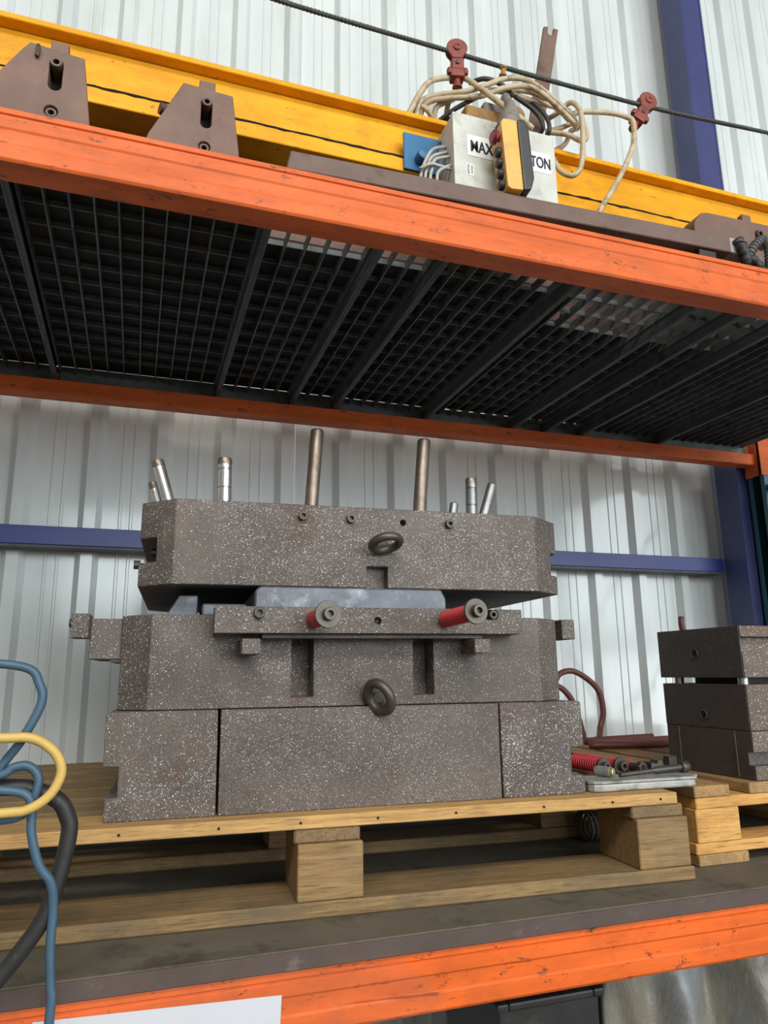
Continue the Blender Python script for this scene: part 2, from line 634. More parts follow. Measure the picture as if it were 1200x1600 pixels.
def beam(name, yf, sgn, z0, z1, ledge, mat, gro=True, x0=-0.80, x1=2.462):
    """step beam profile; yf outer face, sgn +1 when the inside is +Y"""
    h = z1 - z0
    P = [(0.004, z0), (0.060, z0), (0.062, z0 + 0.004), (0.062, ledge), (0.034, ledge), (0.034, z1), (0.003, z1), (0.0, z1 - 0.003)]
    if gro:
        P += [(0.0, z1 - 0.0125), (0.0035, z1 - 0.0135), (0.0035, z1 - 0.0155), (0.0, z1 - 0.0165)]
        P += [(0.0, z0 + h * 0.62), (0.0022, z0 + h * 0.58), (0.0022, z0 + h * 0.34), (0.0, z0 + h * 0.30)]
    P += [(0.0, z0 + 0.005)]
    poly = [(yf + sgn * a, b) for a, b in P]
    o = obj(name, G().prism(poly, 'x', x0, x1).off(RB), mat, rack, bev=0.0008)
    return o


bm1 = beam('upper_beam', 1.2, 1, 2.447, 2.549, 2.495, 'orange')
bm2 = beam('upper_beam', 2.362, -1, 2.447, 2.549, 2.495, 'orange', gro=False)
bm3 = beam('lower_beam', 1.2, 1, 1.071, 1.1628, 1.125, 'orange_lower')
bm4 = beam('lower_beam', 2.362, -1, 1.071, 1.1628, 1.125, 'orange_lower', gro=False)
obj('dust_strip', G().box(0.455, 2.45, 2.3265, 2.3278, 2.4955, 2.546).off(RB), 'dust_strip', bm2)
for yy in (1.215, 2.2765):
    for (xa, sg) in ((-0.80, -1), (2.470, 1)):
        P = [(0.0, 0.006)]
        C0 = [(xa if sg > 0 else xa - 0.075, yy), (xa + 0.075 if sg > 0 else xa, yy)]
        x_0, x_1 = C0[0][0] + (0.006 if sg > 0 else 0), C0[1][0] - (0 if sg > 0 else 0.006)
        y_0, y_1 = yy, yy + 0.085
        cpoly = [(x_0, y_0), (x_1, y_0), (x_1, y_1), (x_0, y_1), (x_0, y_1 - 0.02), (x_0 + 0.003, y_1 - 0.02), (x_0 + 0.003, y_1 - 0.003),
                 (x_1 - 0.003, y_1 - 0.003), (x_1 - 0.003, y_0 + 0.003), (x_0 + 0.003, y_0 + 0.003), (x_0 + 0.003, y_0 + 0.02), (x_0, y_0 + 0.02)]
        u = obj('upright', G().prism(cpoly, 'z', 0.004, 3.25).off(RB), 'teal', rack)
        obj('foot_plate', G().box(x_0 - 0.02, x_1 + 0.02, y_0 - 0.02, y_1 + 0.02, 0, 0.004).off(RB), 'galv', u)
for (b_, yy, zt, zb) in ((bm1, 1.2, 2.575, 2.40), (bm2, 2.2905, 2.575, 2.398), (bm3, 1.2, 1.19, 1.03), (bm4, 2.2905, 1.19, 1.03)):
    for xa in (-0.806, 2.4625):
        g = G().box(xa, xa + 0.005, yy, yy + 0.068, zb, zt)
        if b_ in (bm1, bm3):
            g.box(xa - (0.05 if xa < 0 else -0.0), xa + (0.055 if xa > 0 else 0), yy + 0.0, yy + 0.004, zb, zt)
        else:
            g.box(xa - (0.05 if xa < 0 else 0.0), xa + (0.055 if xa > 0 else 0.0), yy - 0.0185, yy - 0.0145, zb, zb + 0.06 if False else zt)
        obj('beam_connector', g.off(RB), 'orange', b_, bev=0.0006)
for xx in (-0.845, 2.49):
    for zz, ze in ((0.3, 1.0), (1.0, 0.3 + 1.4), (1.7, 2.35), (2.35, 3.1)):
        obj('frame_brace', G().tube([(xx, 1.30, zz), (xx, 2.276, ze)], 0.011, 8, 1).off(RB), 'teal', rack)

# lower shelf board
bd = thing('shelf_board', 'thick dusty brown board lying on the lower orange beam', 'board', (0.82, 1.77, 1.163))
obj('panel', G().box(-0.79, 2.43, 1.197, 2.362, 1.1632, 1.1908).off(bd.location), 'board_dust', bd, bev=0.002)
obj('front_edge_strip', G().box(-0.79, 2.43, 1.1925, 1.1968, 1.1634, 1.1890).off(bd.location), 'board_edge', bd, bev=0.001)

# ------------------------------------------------------------------ upper deck: support bars and gratings
ORD = ['first', 'second', 'third', 'fourth', 'fifth', 'sixth', 'seventh', 'eighth', 'ninth', 'tenth', 'eleventh']
SUP = [-0.285, 0.205, 0.452, 0.605, 0.945, 1.300, 1.440, 1.600, 1.965]
for i, x in enumerate(SUP):
    lab = 'deep dark steel support bar under the upper deck, %s from the left' % ORD[i]
    s_ = thing('deck_support_bar', lab, 'support bar', (x, 1.78, 2.4952), 0, 'support bars under the upper deck')
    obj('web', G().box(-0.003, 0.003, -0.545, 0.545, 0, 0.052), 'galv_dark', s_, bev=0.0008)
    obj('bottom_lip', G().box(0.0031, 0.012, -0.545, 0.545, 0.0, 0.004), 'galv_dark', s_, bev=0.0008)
BP = 0.0455
CPIT = 0.0760
bear_me = mesh('bearing_bar', *(lambda q: (q.v, q.f))(G().box(-0.0016, 0.0016, -0.542, 0.542, -0.0235, 0.0)))
bear_me.materials.append(MT['galv'])
edges = [-0.775] + SUP + [2.425]
for i in range(len(edges) - 1):
    a, b = edges[i] + 0.008, edges[i + 1] - 0.006
    if i:
        a = edges[i] + 0.014
    if i == 0:
        a = edges[0]
    lab = 'dark steel grating panel of the upper deck, %s from the left' % ORD[i]
    gp = thing('grating_panel', lab, 'grating', ((a + b) / 2, 1.78, 2.4952), 0, 'grating panels of the upper deck')
    nb = max(2, round((b - a) / BP) + 1)
    for k in range(nb):
        inst(bear_me, 'bearing_bar', gp, (-(b - a) / 2 + (b - a) * k / (nb - 1), 0, 0.0538))
    for yy in (-0.5435, 0.5435):
        obj('end_bar', G().box(-(b - a) / 2, (b - a) / 2, yy - 0.0015, yy + 0.0015, 0, 0.0535), 'galv', gp)
    cm = mesh('cross_bar', *(lambda q: (q.v, q.f))(G().box(-(b - a) / 2, (b - a) / 2, -0.0016, 0.0016, -0.013, -0.0005)))
    cm.materials.append(MT['galv'])
    y = 1.294
    while y < 2.262:
        inst(cm, 'cross_bar', gp, (0, y - 1.78, 0.0538))
        y += CPIT

DK = 2.5495      # top of the upper deck grating
# steel plates and blocks lying on the deck
def plate(name, x0, x1, y0, y1, z0, z1, mat, label, cat, bev=0.003):
    c = ((x0 + x1) / 2, (y0 + y1) / 2, z0)
    o = obj(name, G().box(x0, x1, y0, y1, z0, z1).off(c), mat, None, bev=bev)
    o.location = c
    return tag(o, label, cat)


plate('steel_plate', -0.74, 0.203, 1.30, 2.325, DK, DK + 0.012, 'oily_plate', 'dark oily steel plate on the deck under the two bolted brackets', 'plate')
plate('steel_plate', 0.205, 1.035, 1.452, 2.322, DK, DK + 0.012, 'oily_plate', 'dark oily steel plate on the deck under the white control box', 'plate')
plate('steel_plate', 1.038, 1.62, 1.606, 2.318, DK, DK + 0.012, 'oily_plate', 'dark oily steel plate set back on the deck above the open grating cells', 'plate')
plate('steel_plate', 1.628, 2.40, 1.38, 2.325, DK, DK + 0.012, 'oily_plate', 'dark oily steel plate at the right end of the upper deck', 'plate')
for (xa, xb, yf_, lb) in ((-0.62, 0.10, 1.48, 'under the left end of the yellow beam'), (0.22, 1.02, 1.48, 'under the yellow beam behind the control box'), (1.06, 1.60, 1.68, 'set back on the deck behind the open grating cells'), (1.66, 2.25, 1.48, 'under the right end of the yellow beam')):
    c = ((xa + xb) / 2, 1.8, DK + 0.0125)
    th = thing('mould_block', 'dark rusty steel mould block ' + lb, 'mould block', c)
    me = mesh('body', *(lambda q: (q.v, q.f))(G().box(xa, xb, yf_, 2.20, c[2], 2.759).off(c)))
    me = carve(fixn(me), [G().box(xa - 1, xb + 1, 1.4, yf_ + 0.02, 2.66, 2.70).off(c)])
    fixn(me, 0.003)
    obj('body', me, 'brown_steel', th)
    for xx in (xa + 0.08, xb - 0.08):
        socket_bolt(th, Vector((xx, yf_, 2.62)) - Vector(c), (0, -1, 0), 0.012, 0.012, 'bolt_brown')

# ------------------------------------------------------------------ yellow I-beam
YF = 1.40
yb = thing('yellow_beam', 'long yellow steel I-beam lying on top of the rack', 'beam', (0.8, 1.45, 2.761))
YB = Vector(yb.location)
x0, x1 = -1.15, 2.75
obj('top_flange', G().prism([(YF, 2.917), (YF + 0.045, 2.912), (YF + 0.055, 2.912), (YF + 0.10, 2.917), (YF + 0.10, 2.931), (YF, 2.931)], 'x', x0, x1).off(YB), 'yellow', yb, bev=0.0015)
obj('web', G().prism([(YF + 0.026, 2.7995), (YF + 0.074, 2.7995), (YF + 0.074, 2.9125), (YF + 0.026, 2.9125)], 'x', x0, x1).off(YB), 'yellow', yb)
obj('bottom_flange', G().box(x0, x1, YF, YF + 0.10, 2.761, 2.799).off(YB), 'yellow', yb, bev=0.0015)
dg_ = G()
pts = []
xx = x0
while xx < x1:
    pts.append((xx, YF + 0.0005, 2.7995 + random.uniform(-0.0012, 0.0012)))
    xx += 0.02
dg_.tube(pts, 0.0032, 6, 1, rfun=lambda i: 0.0020 + 0.0022 * random.random())
obj('weld_bead', dg_.off(YB), 'pit', yb)
for xx in (-0.95, 2.55):
    obj('rope_post', G().box(xx - 0.02, xx + 0.02, 1.402, 1.442, 2.9312, 3.24).off(YB), 'yellow', yb, bev=0.002)

# wire rope with trolley rollers
ropep = [(-0.95, 1.40, 3.22), (-0.3, 1.40, 3.175), (0.223, 1.40, 3.148), (0.665, 1.40, 3.141), (0.962, 1.40, 3.138), (1.337, 1.40, 3.146), (1.713, 1.40, 3.172), (2.55, 1.40, 3.225)]
rp_ = thing('wire_rope', 'twisted steel wire rope stretched above the yellow beam', 'wire rope', (0.8, 1.40, 3.14))
# three strands twisted round each other
def catm(P, sub):
    P = [Vector(p) for p in P]
    Q = [P[0] * 2 - P[1]] + P + [P[-1] * 2 - P[-2]]
    L = []
    for i in range(1, len(Q) - 2):
        for k in range(sub):
            u = k / sub
            a, b, c, d = Q[i - 1], Q[i], Q[i + 1], Q[i + 2]
            L.append(0.5 * ((2 * b) + (c - a) * u + (2 * a - 5 * b + 4 * c - d) * u * u + (3 * b - a - 3 * c + d) * u ** 3))
    L.append(P[-1])
    return L


base = catm(ropep, 50)
for st in range(4):
    pts = []
    for i, p in enumerate(base):
        an = p.x / 0.034 * 2 * PI + st * PI / 2
        pts.append(p + Vector((0, math.cos(an), math.sin(an))) * 0.0032)
    obj('strand', G().tube(pts, 0.0034, 6, 1).off(rp_.location), 'rope', rp_, smooth=True)


def trolley(name, label, c, tilt, yawz, clamp_c, mat='pulley_red'):
    """roller hanging on the wire: cheeks, wheel, hanger block, bolt, clamp"""
    t_ = thing(name, label, 'cable trolley', c, 0, 'cable trolleys on the wire rope')
    M_ = Matrix.Rotation(yawz, 4, 'Z') @ Matrix.Rotation(tilt, 4, 'Y')
    ol = []
    # tear-drop cheeks
    for s_ in (-1, 1):
        prof_ = [(0.027 * math.cos(a), 0.027 * math.sin(a)) for a in [R(-50 + i * 280 / 24) for i in range(25)]]
        prof_ += [(-0.013, -0.032), (0.013, -0.032)]
        y0 = s_ * 0.0085
        ck = obj('cheek_plate', G().prism(prof_, 'y', y0 - 0.003, y0 + 0.003).xf(M_), mat, t_, bev=0.0015)
        obj('axle_cap', G().lathe([(0.010, 0), (0.010, 0.003), (0.0075, 0.005), (0.0045, 0.005), (0.0045, 0.003)], (0, y0 + s_ * 0.003, 0), (0, s_, 0), 16).xf(M_), mat, ck, smooth='auto')
    obj('wheel', G().lathe([(0.023, -0.005), (0.019, -0.002), (0.019, 0.002), (0.023, 0.005)], (0, 0, 0), (0, 1, 0), 24).xf(M_), mat, t_, smooth='auto')
    blk = obj('hanger_block', G().box(-0.016, 0.016, -0.0125, 0.0125, -0.066, -0.0325).xf(M_), mat, t_, bev=0.003)
    obj('cross_pin', G().lathe([(0.0055, 0), (0.0055, 0.003), (0.0035, 0.004)], (0, -0.0125, -0.048), (0, -1, 0), 12).xf(M_), 'bolt', blk)
    top = M_ @ Vector((0, 0, -0.066))
    cc = Vector(clamp_c) - Vector(c)
    obj('hanger_stem', G().tube([top, top * 0.4 + cc * 0.6, cc], 0.006, 8, 1), mat, t_)
    cl = G().add(*(lambda q: (q.v, q.f))(G().box(-0.018, 0.018, -0.016, 0.016, -0.012, 0.012)))
    cl.xf(Matrix.Translation(cc) @ M_)
    co = obj('cable_clamp', cl, mat, t_, bev=0.005, seg=2)
    for s_ in (-1, 1):
        obj('clamp_ear', G().lathe([(0.007, -0.008), (0.008, 0), (0.006, 0.008)], (s_ * 0.02, -0.010, 0.004), (0, 0, 1), 10).xf(Matrix.Translation(cc) @ M_), mat, co)
    obj('clamp_bolt', G().lathe([(0.0085, 0), (0.0085, 0.014), (0.0125, 0.020), (0.0125, 0.026)], (0, 0, -0.011), (0, 0, -1), 14).xf(Matrix.Translation(cc) @ M_), mat, t_, smooth='auto')
    return t_


trolley('cable_trolley', 'red cable trolley roller on the wire rope above the control box', (0.688, 1.40, 3.149), R(0), R(-14), (0.684, 1.395, 3.066))
trolley('cable_trolley', 'red cable trolley roller tilted sideways on the rope near the column', (1.272, 1.40, 3.155), R(27), R(-4), (1.215, 1.378, 3.066))

# ------------------------------------------------------------------ bolted brackets in front of the yellow beam
def slot_poly(cx, z0, z1, r, n=8):
    return [(cx + r * math.cos(a), z1 + r * math.sin(a)) for a in [PI * i / n for i in range(n + 1)]] + \
           [(cx + r * math.cos(a), z0 + r * math.sin(a)) for a in [PI + PI * i / n for i in range(n + 1)]]


def bracket(label, poly, y0, y1, slot, lower, tab, base_z, stub=None, extra=None):
    c = (sum(p[0] for p in poly) / len(poly), (y0 + y1) / 2, base_z)
    t_ = thing('bolted_bracket', label, 'bracket', c)
    me = fixn(mesh('body', *(lambda q: (q.v, q.f))(G().prism(poly, 'y', y0, y1).off(c))))
    cut = []
    sx, sz0, sz1, sr = slot
    cut.append(G().prism(slot_poly(sx, sz0, sz1, sr), 'y', y0 - 0.05, y0 + 0.034).off(c))
    if lower:
        cut.append(G().lathe([(lower[2], -0.05), (lower[2], 0.020)], (lower[0], y0, lower[1]), (0, 1, 0), 24).off(c))
    me = carve(me, cut)
    fixn(me, 0.0012)
    body = obj('body', me, 'brown_steel', t_)
    obj('slot_floor', G().prism(slot_poly(sx, sz0, sz1, sr * 0.98), 'y', y0 + 0.0335, y0 + 0.0338).off(c), 'pit', t_)
    socket_bolt(t_, Vector((sx, y0 + 0.033, sz1 - 0.001)) - Vector(c), (0, -1, 0), sr * 0.94, 0.040, 'bolt_brown')
    if lower:
        socket_bolt(t_, Vector((lower[0], y0 + 0.0195, lower[1])) - Vector(c), (0, -1, 0), lower[2] * 0.86, 0.016, 'bolt_brown')
    obj('tab', G().box(tab[0], tab[1], y1 - 0.022, y1 - 0.004, tab[2], tab[3]).off(c), 'brown_steel', t_, bev=0.001)
    if stub:
        obj('stub', G().lathe([(0.012, 0), (0.012, 0.03)], stub, (-0.9, -0.3, 0), 14).off(c), 'bolt_brown', t_)
    if extra:
        obj('weld_lug', G().tube(extra, 0.004, 7, 3).off(c), 'bolt_brown', t_)
    return t_


bz = DK + 0.0005
bracket('brown trapezoid steel bracket with slotted bolt at the far left, beside the frame edge',
        [(-0.345, bz), (-0.130, bz), (-0.139, 2.615), (-0.156, 2.746), (-0.250, 2.755), (-0.262, 2.738), (-0.345, 2.590)],
        1.272, 1.332, (-0.203, 2.674, 2.720, 0.0115), (-0.205, 2.617, 0.012), (-0.222, -0.190, 2.735, 2.804), bz,
        None, [(-0.236, 1.268, 2.748), (-0.2355, 1.266, 2.735), (-0.237, 1.268, 2.724)])
bracket('brown trapezoid steel bracket with slotted bolt, second from the left',
        [(-0.052, bz), (0.142, bz), (0.138, 2.613), (0.122, 2.741), (0.026, 2.746), (-0.034, 2.615)],
        1.272, 1.332, (0.072, 2.664, 2.710, 0.0105), (0.071, 2.611, 0.0115), (0.058, 0.090, 2.733, 2.796), bz,
        (0.012, 1.325, 2.712))
bracket('brown steel bracket with rounded corner and tab at the right end of the bar',
        [(1.294, bz), (1.575, bz), (1.575, 2.762), (1.342, 2.757), (1.322, 2.752), (1.300, 2.728), (1.294, 2.712)],
        1.302, 1.362, (1.507, 2.690, 2.726, 0.012), None, (1.500, 1.530, 2.75, 2.812), bz)

# long flat bar across the front
ba = math.atan2(0.029, 1.164)
fb = thing('flat_bar', 'long brown flat steel bar lying along the front of the upper deck', 'steel bar', (0.81, 1.265, 2.5875))
fb.rotation_euler = (0, -ba, 0)
obj('bar', G().prism([(-0.583, 0.0), (0.525, 0.0), (0.525, 0.042), (-0.574, 0.042)], 'y', -0.030, 0.030), 'bar_steel', fb, bev=0.002)
obj('end_piece', G().prism([(0.5255, 0.0), (0.579, -0.002), (0.579, 0.040), (0.5255, 0.042)], 'y', -0.030, 0.030), 'aluminium', fb, bev=0.002, label='pale worn metal end piece')
plate('packing_block', 0.225, 0.30, 1.245, 1.333, 2.5495, 2.5715, 'dark_steel', 'small dark packing block under the left end of the flat bar', 'block', 0.002)
plate('packing_block', 1.24, 1.29, 1.24, 1.299, DK, 2.5958, 'dark_steel', 'small dark packing block under the right end of the flat bar', 'block', 0.002)

# black plug and grey conduits at the end of the bar
cp = thing('cable_plug', 'black taped cable end at the right end of the flat bar', 'cable', (1.37, 1.235, 2.56))
obj('plug', G().tube([(1.352, 1.232, 2.634), (1.358, 1.226, 2.612), (1.366, 1.226, 2.592), (1.372, 1.232, 2.572)], 0.013, 10, 4, rfun=lambda i: 0.0135 + 0.002 * math.sin(i * 2.1)).off(cp.location), 'black_rubber', cp, smooth=True)
obj('tail', G().tube([(1.372, 1.234, 2.588), (1.392, 1.232, 2.590), (1.412, 1.234, 2.578), (1.43, 1.24, 2.568)], 0.012, 10, 4, rfun=lambda i: 0.0115 + 0.002 * math.sin(i * 1.7)).off(cp.location), 'black_rubber', cp, smooth=True)
obj('wrap', G().torus((1.356, 1.227, 2.622), (0.2, 0, 1), 0.0135, 0.003, 20, 6).off(cp.location), 'conduit_grey', cp, smooth=True)
cg = [(1.402, 1.27, 2.585), (1.408, 1.255, 2.615), (1.426, 1.245, 2.645), (1.449, 1.24, 2.660), (1.462, 1.24, 2.638), (1.460, 1.24, 2.60), (1.458, 1.245, 2.575)]
single('conduit', G().tube(cg, 0.011, 12, 16, rfun=lambda i: 0.0115 + 0.0013 * (1 if i % 4 < 2 else -1)), 'conduit_grey',
       'grey corrugated conduit arching at the right end of the upper shelf', 'conduit', (1.46, 1.245, 2.575))

# ------------------------------------------------------------------ white control box
cb = thing('control_box', 'white control box marked MAX and TON standing before the yellow beam', 'control box', (0.757, 1.345, 2.5498))
CB = Vector(cb.location)
obj('body', G().box(0.624, 0.890, 1.312, 1.391, 2.5500, 2.866).off(CB), 'box_white', cb, bev=0.005, seg=2)
obj('lid', G().box(0.6225, 0.8915, 1.300, 1.3115, 2.5500, 2.868).off(CB), 'box_white', cb, bev=0.004, seg=2)
obj('lid_seal', G().box(0.626, 0.888, 1.3112, 1.3122, 2.553, 2.864).off(CB), 'pit', cb)
s1 = obj('sticker', G().box(0.657, 0.742, 1.2992, 1.2998, 2.758, 2.814).off(CB), 'sticker', cb)
s2 = obj('sticker', G().box(0.806, 0.876, 1.2992, 1.2998, 2.757, 2.811).off(CB), 'sticker', cb)
for s_, body, xx, zz in ((s1, 'MAX:', 0.6635, 2.7705), (s2, 'TON', 0.8210, 2.769)):
    tm = text_mesh(body, 0.042, 0.0004)
    bb = bmesh.new()
    bb.from_mesh(tm)
    bb.verts.ensure_lookup_table(); bb.edges.ensure_lookup_table(); bb.faces.ensure_lookup_table()
    for q in (0.0009, 0.0018):
        b2 = bmesh.ops.duplicate(bb, geom=list(bb.verts[:len(tm.vertices)]) + list(bb.edges[:len(tm.edges)]) + list(bb.faces[:len(tm.polygons)]))
        bmesh.ops.translate(bb, vec=(q, 0, q * 0.06), verts=[e for e in b2['geom'] if isinstance(e, bmesh.types.BMVert)])
        bb.verts.ensure_lookup_table(); bb.edges.ensure_lookup_table(); bb.faces.ensure_lookup_table()
    bb.to_mesh(tm)
    bb.free()
    M_ = Matrix.Translation(Vector((xx, 1.2988, zz)) - CB) @ Matrix.Rotation(PI / 2, 4, 'X') @ Matrix.Diagonal((0.64 if body == 'MAX:' else 0.59, 1, 1, 1))
    tm.transform(M_)
    obj('lettering', tm, 'ink', s_)
s3 = obj('small_label', G().box(0.652, 0.671, 1.2993, 1.2998, 2.706, 2.736).off(CB), 'sticker', cb)
for k in range(9):
    hh = random.uniform(0.0010, 0.0018)
    obj('print_line', G().box(0.6535 + random.uniform(0, 0.001), 0.6605, 1.2991, 1.2993, 2.7085 + k * 0.0028, 2.7085 + k * 0.0028 + hh).off(CB), 'ink', s3)
for k in range(7):
    obj('print_line', G().box(0.664, 0.669 - random.uniform(0, 0.002), 1.2991, 1.2993, 2.711 + k * 0.0032, 2.711 + k * 0.0032 + 0.0016).off(CB), 'ink', s3)
bp = obj('mounting_plate', G().box(0.536, 0.70, 1.3915, 1.3985, 2.7635, 2.863).off(CB), 'blue_plate', cb, bev=0.001, label='blue steel mounting plate')
obj('stud', G().lathe([(0.016, 0), (0.016, 0.028), (0.013, 0.030)], (0.578, 1.392, 2.793), (0, -1, 0), 20).off(CB), 'blue_plate', bp, smooth='auto')
obj('corner_screw', G().lathe([(0.004, 0), (0.004, 0.002)], (0.6222, 1.372, 2.838), (-1, 0, 0), 10).off(CB), 'bolt', cb)

ta = thing('rusty_block', 'rusty brown and yellow block resting on the white control box', 'block', (0.75, 1.34, 2.8685))
obj('body', G().box(0.668, 0.835, 1.318, 1.385, 2.8685, 2.916).off(ta.location), 'rust_yellow', ta, bev=0.003)
obj('bearing_lug', G().box(0.72, 0.775, 1.325, 1.375, 2.9162, 2.945).off(ta.location), 'tape_grey', ta, bev=0.004)
obj('bearing_lug', G().lathe([(0.022, 0), (0.022, 0.04)], (0.812, 1.33, 2.936), (0, 1, 0), 18).off(ta.location), 'rust_yellow', ta, smooth='auto')

# loose grey wires entering the box
gw = thing('wire_bundle', 'bundle of thin grey wires curling into the left side of the control box', 'wires', (0.57, 1.33, 2.585))
for P in ([(0.551, 1.33, 2.60), (0.551, 1.33, 2.687), (0.556, 1.33, 2.717), (0.568, 1.33, 2.751), (0.587, 1.335, 2.783), (0.622, 1.345, 2.805)],
          [(0.560, 1.325, 2.60), (0.56, 1.325, 2.686), (0.567, 1.325, 2.725), (0.583, 1.33, 2.759), (0.622, 1.335, 2.783)],
          [(0.570, 1.32, 2.60), (0.57, 1.32, 2.682), (0.575, 1.32, 2.714), (0.584, 1.32, 2.743), (0.622, 1.325, 2.764)],
          [(0.546, 1.322, 2.712), (0.569, 1.312, 2.722), (0.59, 1.314, 2.724), (0.622, 1.320, 2.727)],
          [(0.585, 1.315, 2.60), (0.585, 1.315, 2.677), (0.59, 1.315, 2.71), (0.622, 1.318, 2.736)],
          [(0.578, 1.340, 2.60), (0.578, 1.34, 2.69), (0.588, 1.34, 2.75), (0.622, 1.345, 2.786)]):
    obj('wire', G().tube(P, 0.0040, 8, 5).off(gw.location), 'grey_cable', gw, smooth=True)

# pendant control hanging before the box
pd = thing('pendant_control', 'yellow and black hanging crane pendant with red stop button', 'pendant', (0.7505, 1.25, 2.632))
PM = Matrix.Translation((0, 0, 0)) @ Matrix.Rotation(R(-2.5), 4, 'Y') @ Matrix.Rotation(R(-6), 4, 'Z')


def pg(g):
    return g.xf(PM)


obj('front_shell', pg(G().prism([(-0.034, 0.006), (-0.026, 0.0), (0.003, 0.0), (0.003, 0.178), (-0.030, 0.178), (-0.036, 0.168), (-0.036, 0.160)], 'y', -0.030, 0.030)), 'pendant_yellow', pd, bev=0.004, seg=2)
obj('rear_shell', pg(G().prism([(0.0035, 0.0), (0.022, 0.004), (0.031, 0.030), (0.030, 0.150), (0.022, 0.178), (0.0035, 0.178)], 'y', -0.031, 0.031)), 'pendant_black', pd, bev=0.004, seg=2)
obj('stop_button', pg(G().lathe([(0.008, 0), (0.008, 0.006), (0.016, 0.008), (0.017, 0.013), (0.012, 0.018)], (-0.036, -0.010, 0.140), (-1, -0.15, 0), 18)), 'stop_red', pd, smooth='auto')
for k in range(4):
    obj('push_button', pg(G().lathe([(0.0115, 0), (0.0115, 0.006), (0.0095, 0.010)], (-0.0355, -0.008, 0.022 + k * 0.0275), (-1, 0, 0), 16)), 'black_rubber', pd, smooth='auto')
nk = obj('neck_boot', pg(G().tube([(-0.006, 0.0, 0.172), (-0.002, 0.0, 0.195), (0.004, 0.0, 0.215), (0.010, 0.01, 0.235), (0.016, 0.02, 0.262)], 0.02, 14, 6, rfun=lambda i: max(0.011, 0.030 - 0.00085 * i + 0.0016 * math.sin(i * 1.5)))), 'tape_grey', pd, smooth=True)
obj('cable_stub', pg(G().tube([(0.014, 0.018, 0.255), (0.018, 0.035, 0.285), (0.026, 0.06, 0.318), (0.040, 0.10, 0.345)], 0.010, 10, 5)), 'tape_grey', nk, smooth=True)

# cables draped over the box
def cable(name, pts, r, mat, label, cat, n=10):
    b_ = min(pts, key=lambda p: p[2])
    return single(name, G().tube(pts, r, n, 6), mat, label, cat, b_, smooth=True)


cable('hanging_cable', [(0.552, 1.44, 2.937), (0.564, 1.42, 2.949), (0.586, 1.41, 2.996), (0.615, 1.4, 3.036), (0.676, 1.4, 3.065), (0.704, 1.39, 3.061), (0.724, 1.34, 2.989), (0.749, 1.29, 2.909), (0.781, 1.27, 2.866), (0.807, 1.26, 2.835)],
      0.0072, 'cream_cable', 'cream cable held by the upper trolley, its cut end before the control box', 'cable')
cl = thing('cable_coil', 'untidy coil of cream cable heaped on top of the control box', 'cable', (0.85, 1.40, 2.932))
LOOPS = [
    [(0.584, 1.43, 2.945), (0.594, 1.42, 2.987), (0.637, 1.4, 3.002), (0.693, 1.37, 3.001), (0.745, 1.36, 3.025), (0.804, 1.36, 3.063), (0.863, 1.36, 3.075), (0.921, 1.36, 3.053), (0.977, 1.37, 3.03), (1.013, 1.38, 3.017), (1.038, 1.4, 3.014), (1.043, 1.44, 3.037)],
    [(0.597, 1.45, 2.945), (0.608, 1.42, 2.984), (0.655, 1.39, 2.988), (0.725, 1.36, 2.987), (0.784, 1.345, 3.014), (0.853, 1.345, 3.041), (0.901, 1.345, 3.029), (0.955, 1.355, 3.007), (1.007, 1.37, 2.987), (1.034, 1.42, 3.019)],
    [(0.745, 1.38, 3.02), (0.797, 1.385, 3.05), (0.847, 1.385, 3.063), (0.897, 1.385, 3.068), (0.937, 1.385, 3.056), (0.98, 1.39, 3.038), (1.016, 1.4, 3.024)],
    [(0.782, 1.41, 3.067), (0.81, 1.375, 3.035), (0.866, 1.37, 3.028), (0.916, 1.37, 3.027), (0.973, 1.38, 3.038), (1.014, 1.4, 3.058)],
    [(0.95, 1.392, 2.888), (0.951, 1.37, 2.838), (0.972, 1.35, 2.814), (0.996, 1.345, 2.843), (1.008, 1.345, 2.921), (1.013, 1.35, 3.003), (1.007, 1.36, 3.041), (1.001, 1.38, 3.062), (0.987, 1.4, 3.051), (0.962, 1.42, 3.037)],
    [(0.942, 1.41, 2.984), (0.97, 1.39, 2.983), (1.005, 1.385, 3.003), (1.037, 1.4, 3.022)],
    [(0.94, 1.4, 2.973), (0.981, 1.37, 2.952), (1.016, 1.37, 2.944), (1.044, 1.38, 2.963), (1.054, 1.39, 3.0), (1.05, 1.4, 3.049)],
    [(0.569, 1.44, 2.958), (0.593, 1.43, 2.981), (0.612, 1.42, 2.967), (0.632, 1.43, 2.950)],
    [(0.636, 1.44, 2.95), (0.635, 1.42, 2.979), (0.655, 1.41, 2.993), (0.679, 1.41, 3.013)],
    [(0.67, 1.44, 2.96), (0.669, 1.42, 3.001), (0.688, 1.42, 3.024)],
    [(0.60, 1.47, 2.942), (0.66, 1.49, 2.95), (0.74, 1.49, 2.955), (0.85, 1.485, 2.95), (0.95, 1.47, 2.96), (1.02, 1.45, 2.99), (1.043, 1.44, 3.037)]]
for P in LOOPS:
    obj('cable_loop', G().tube(P, 0.0068, 10, 6).off(cl.location), 'cream_cable', cl, smooth=True)
tk = obj('toggle', G().lathe([(0.010, 0), (0.010, 0.004), (0.006, 0.006), (0.006, 0.020), (0.009, 0.022), (0.009, 0.026)], (0.795, 1.36, 3.066), (0.1, -0.1, 1), 12).off(cl.location), 'rust_yellow', cl, smooth='auto')
bkc = thing('black_cables', 'thin black cables tangled behind the pendant on the control box', 'cable', (0.80, 1.38, 2.93))
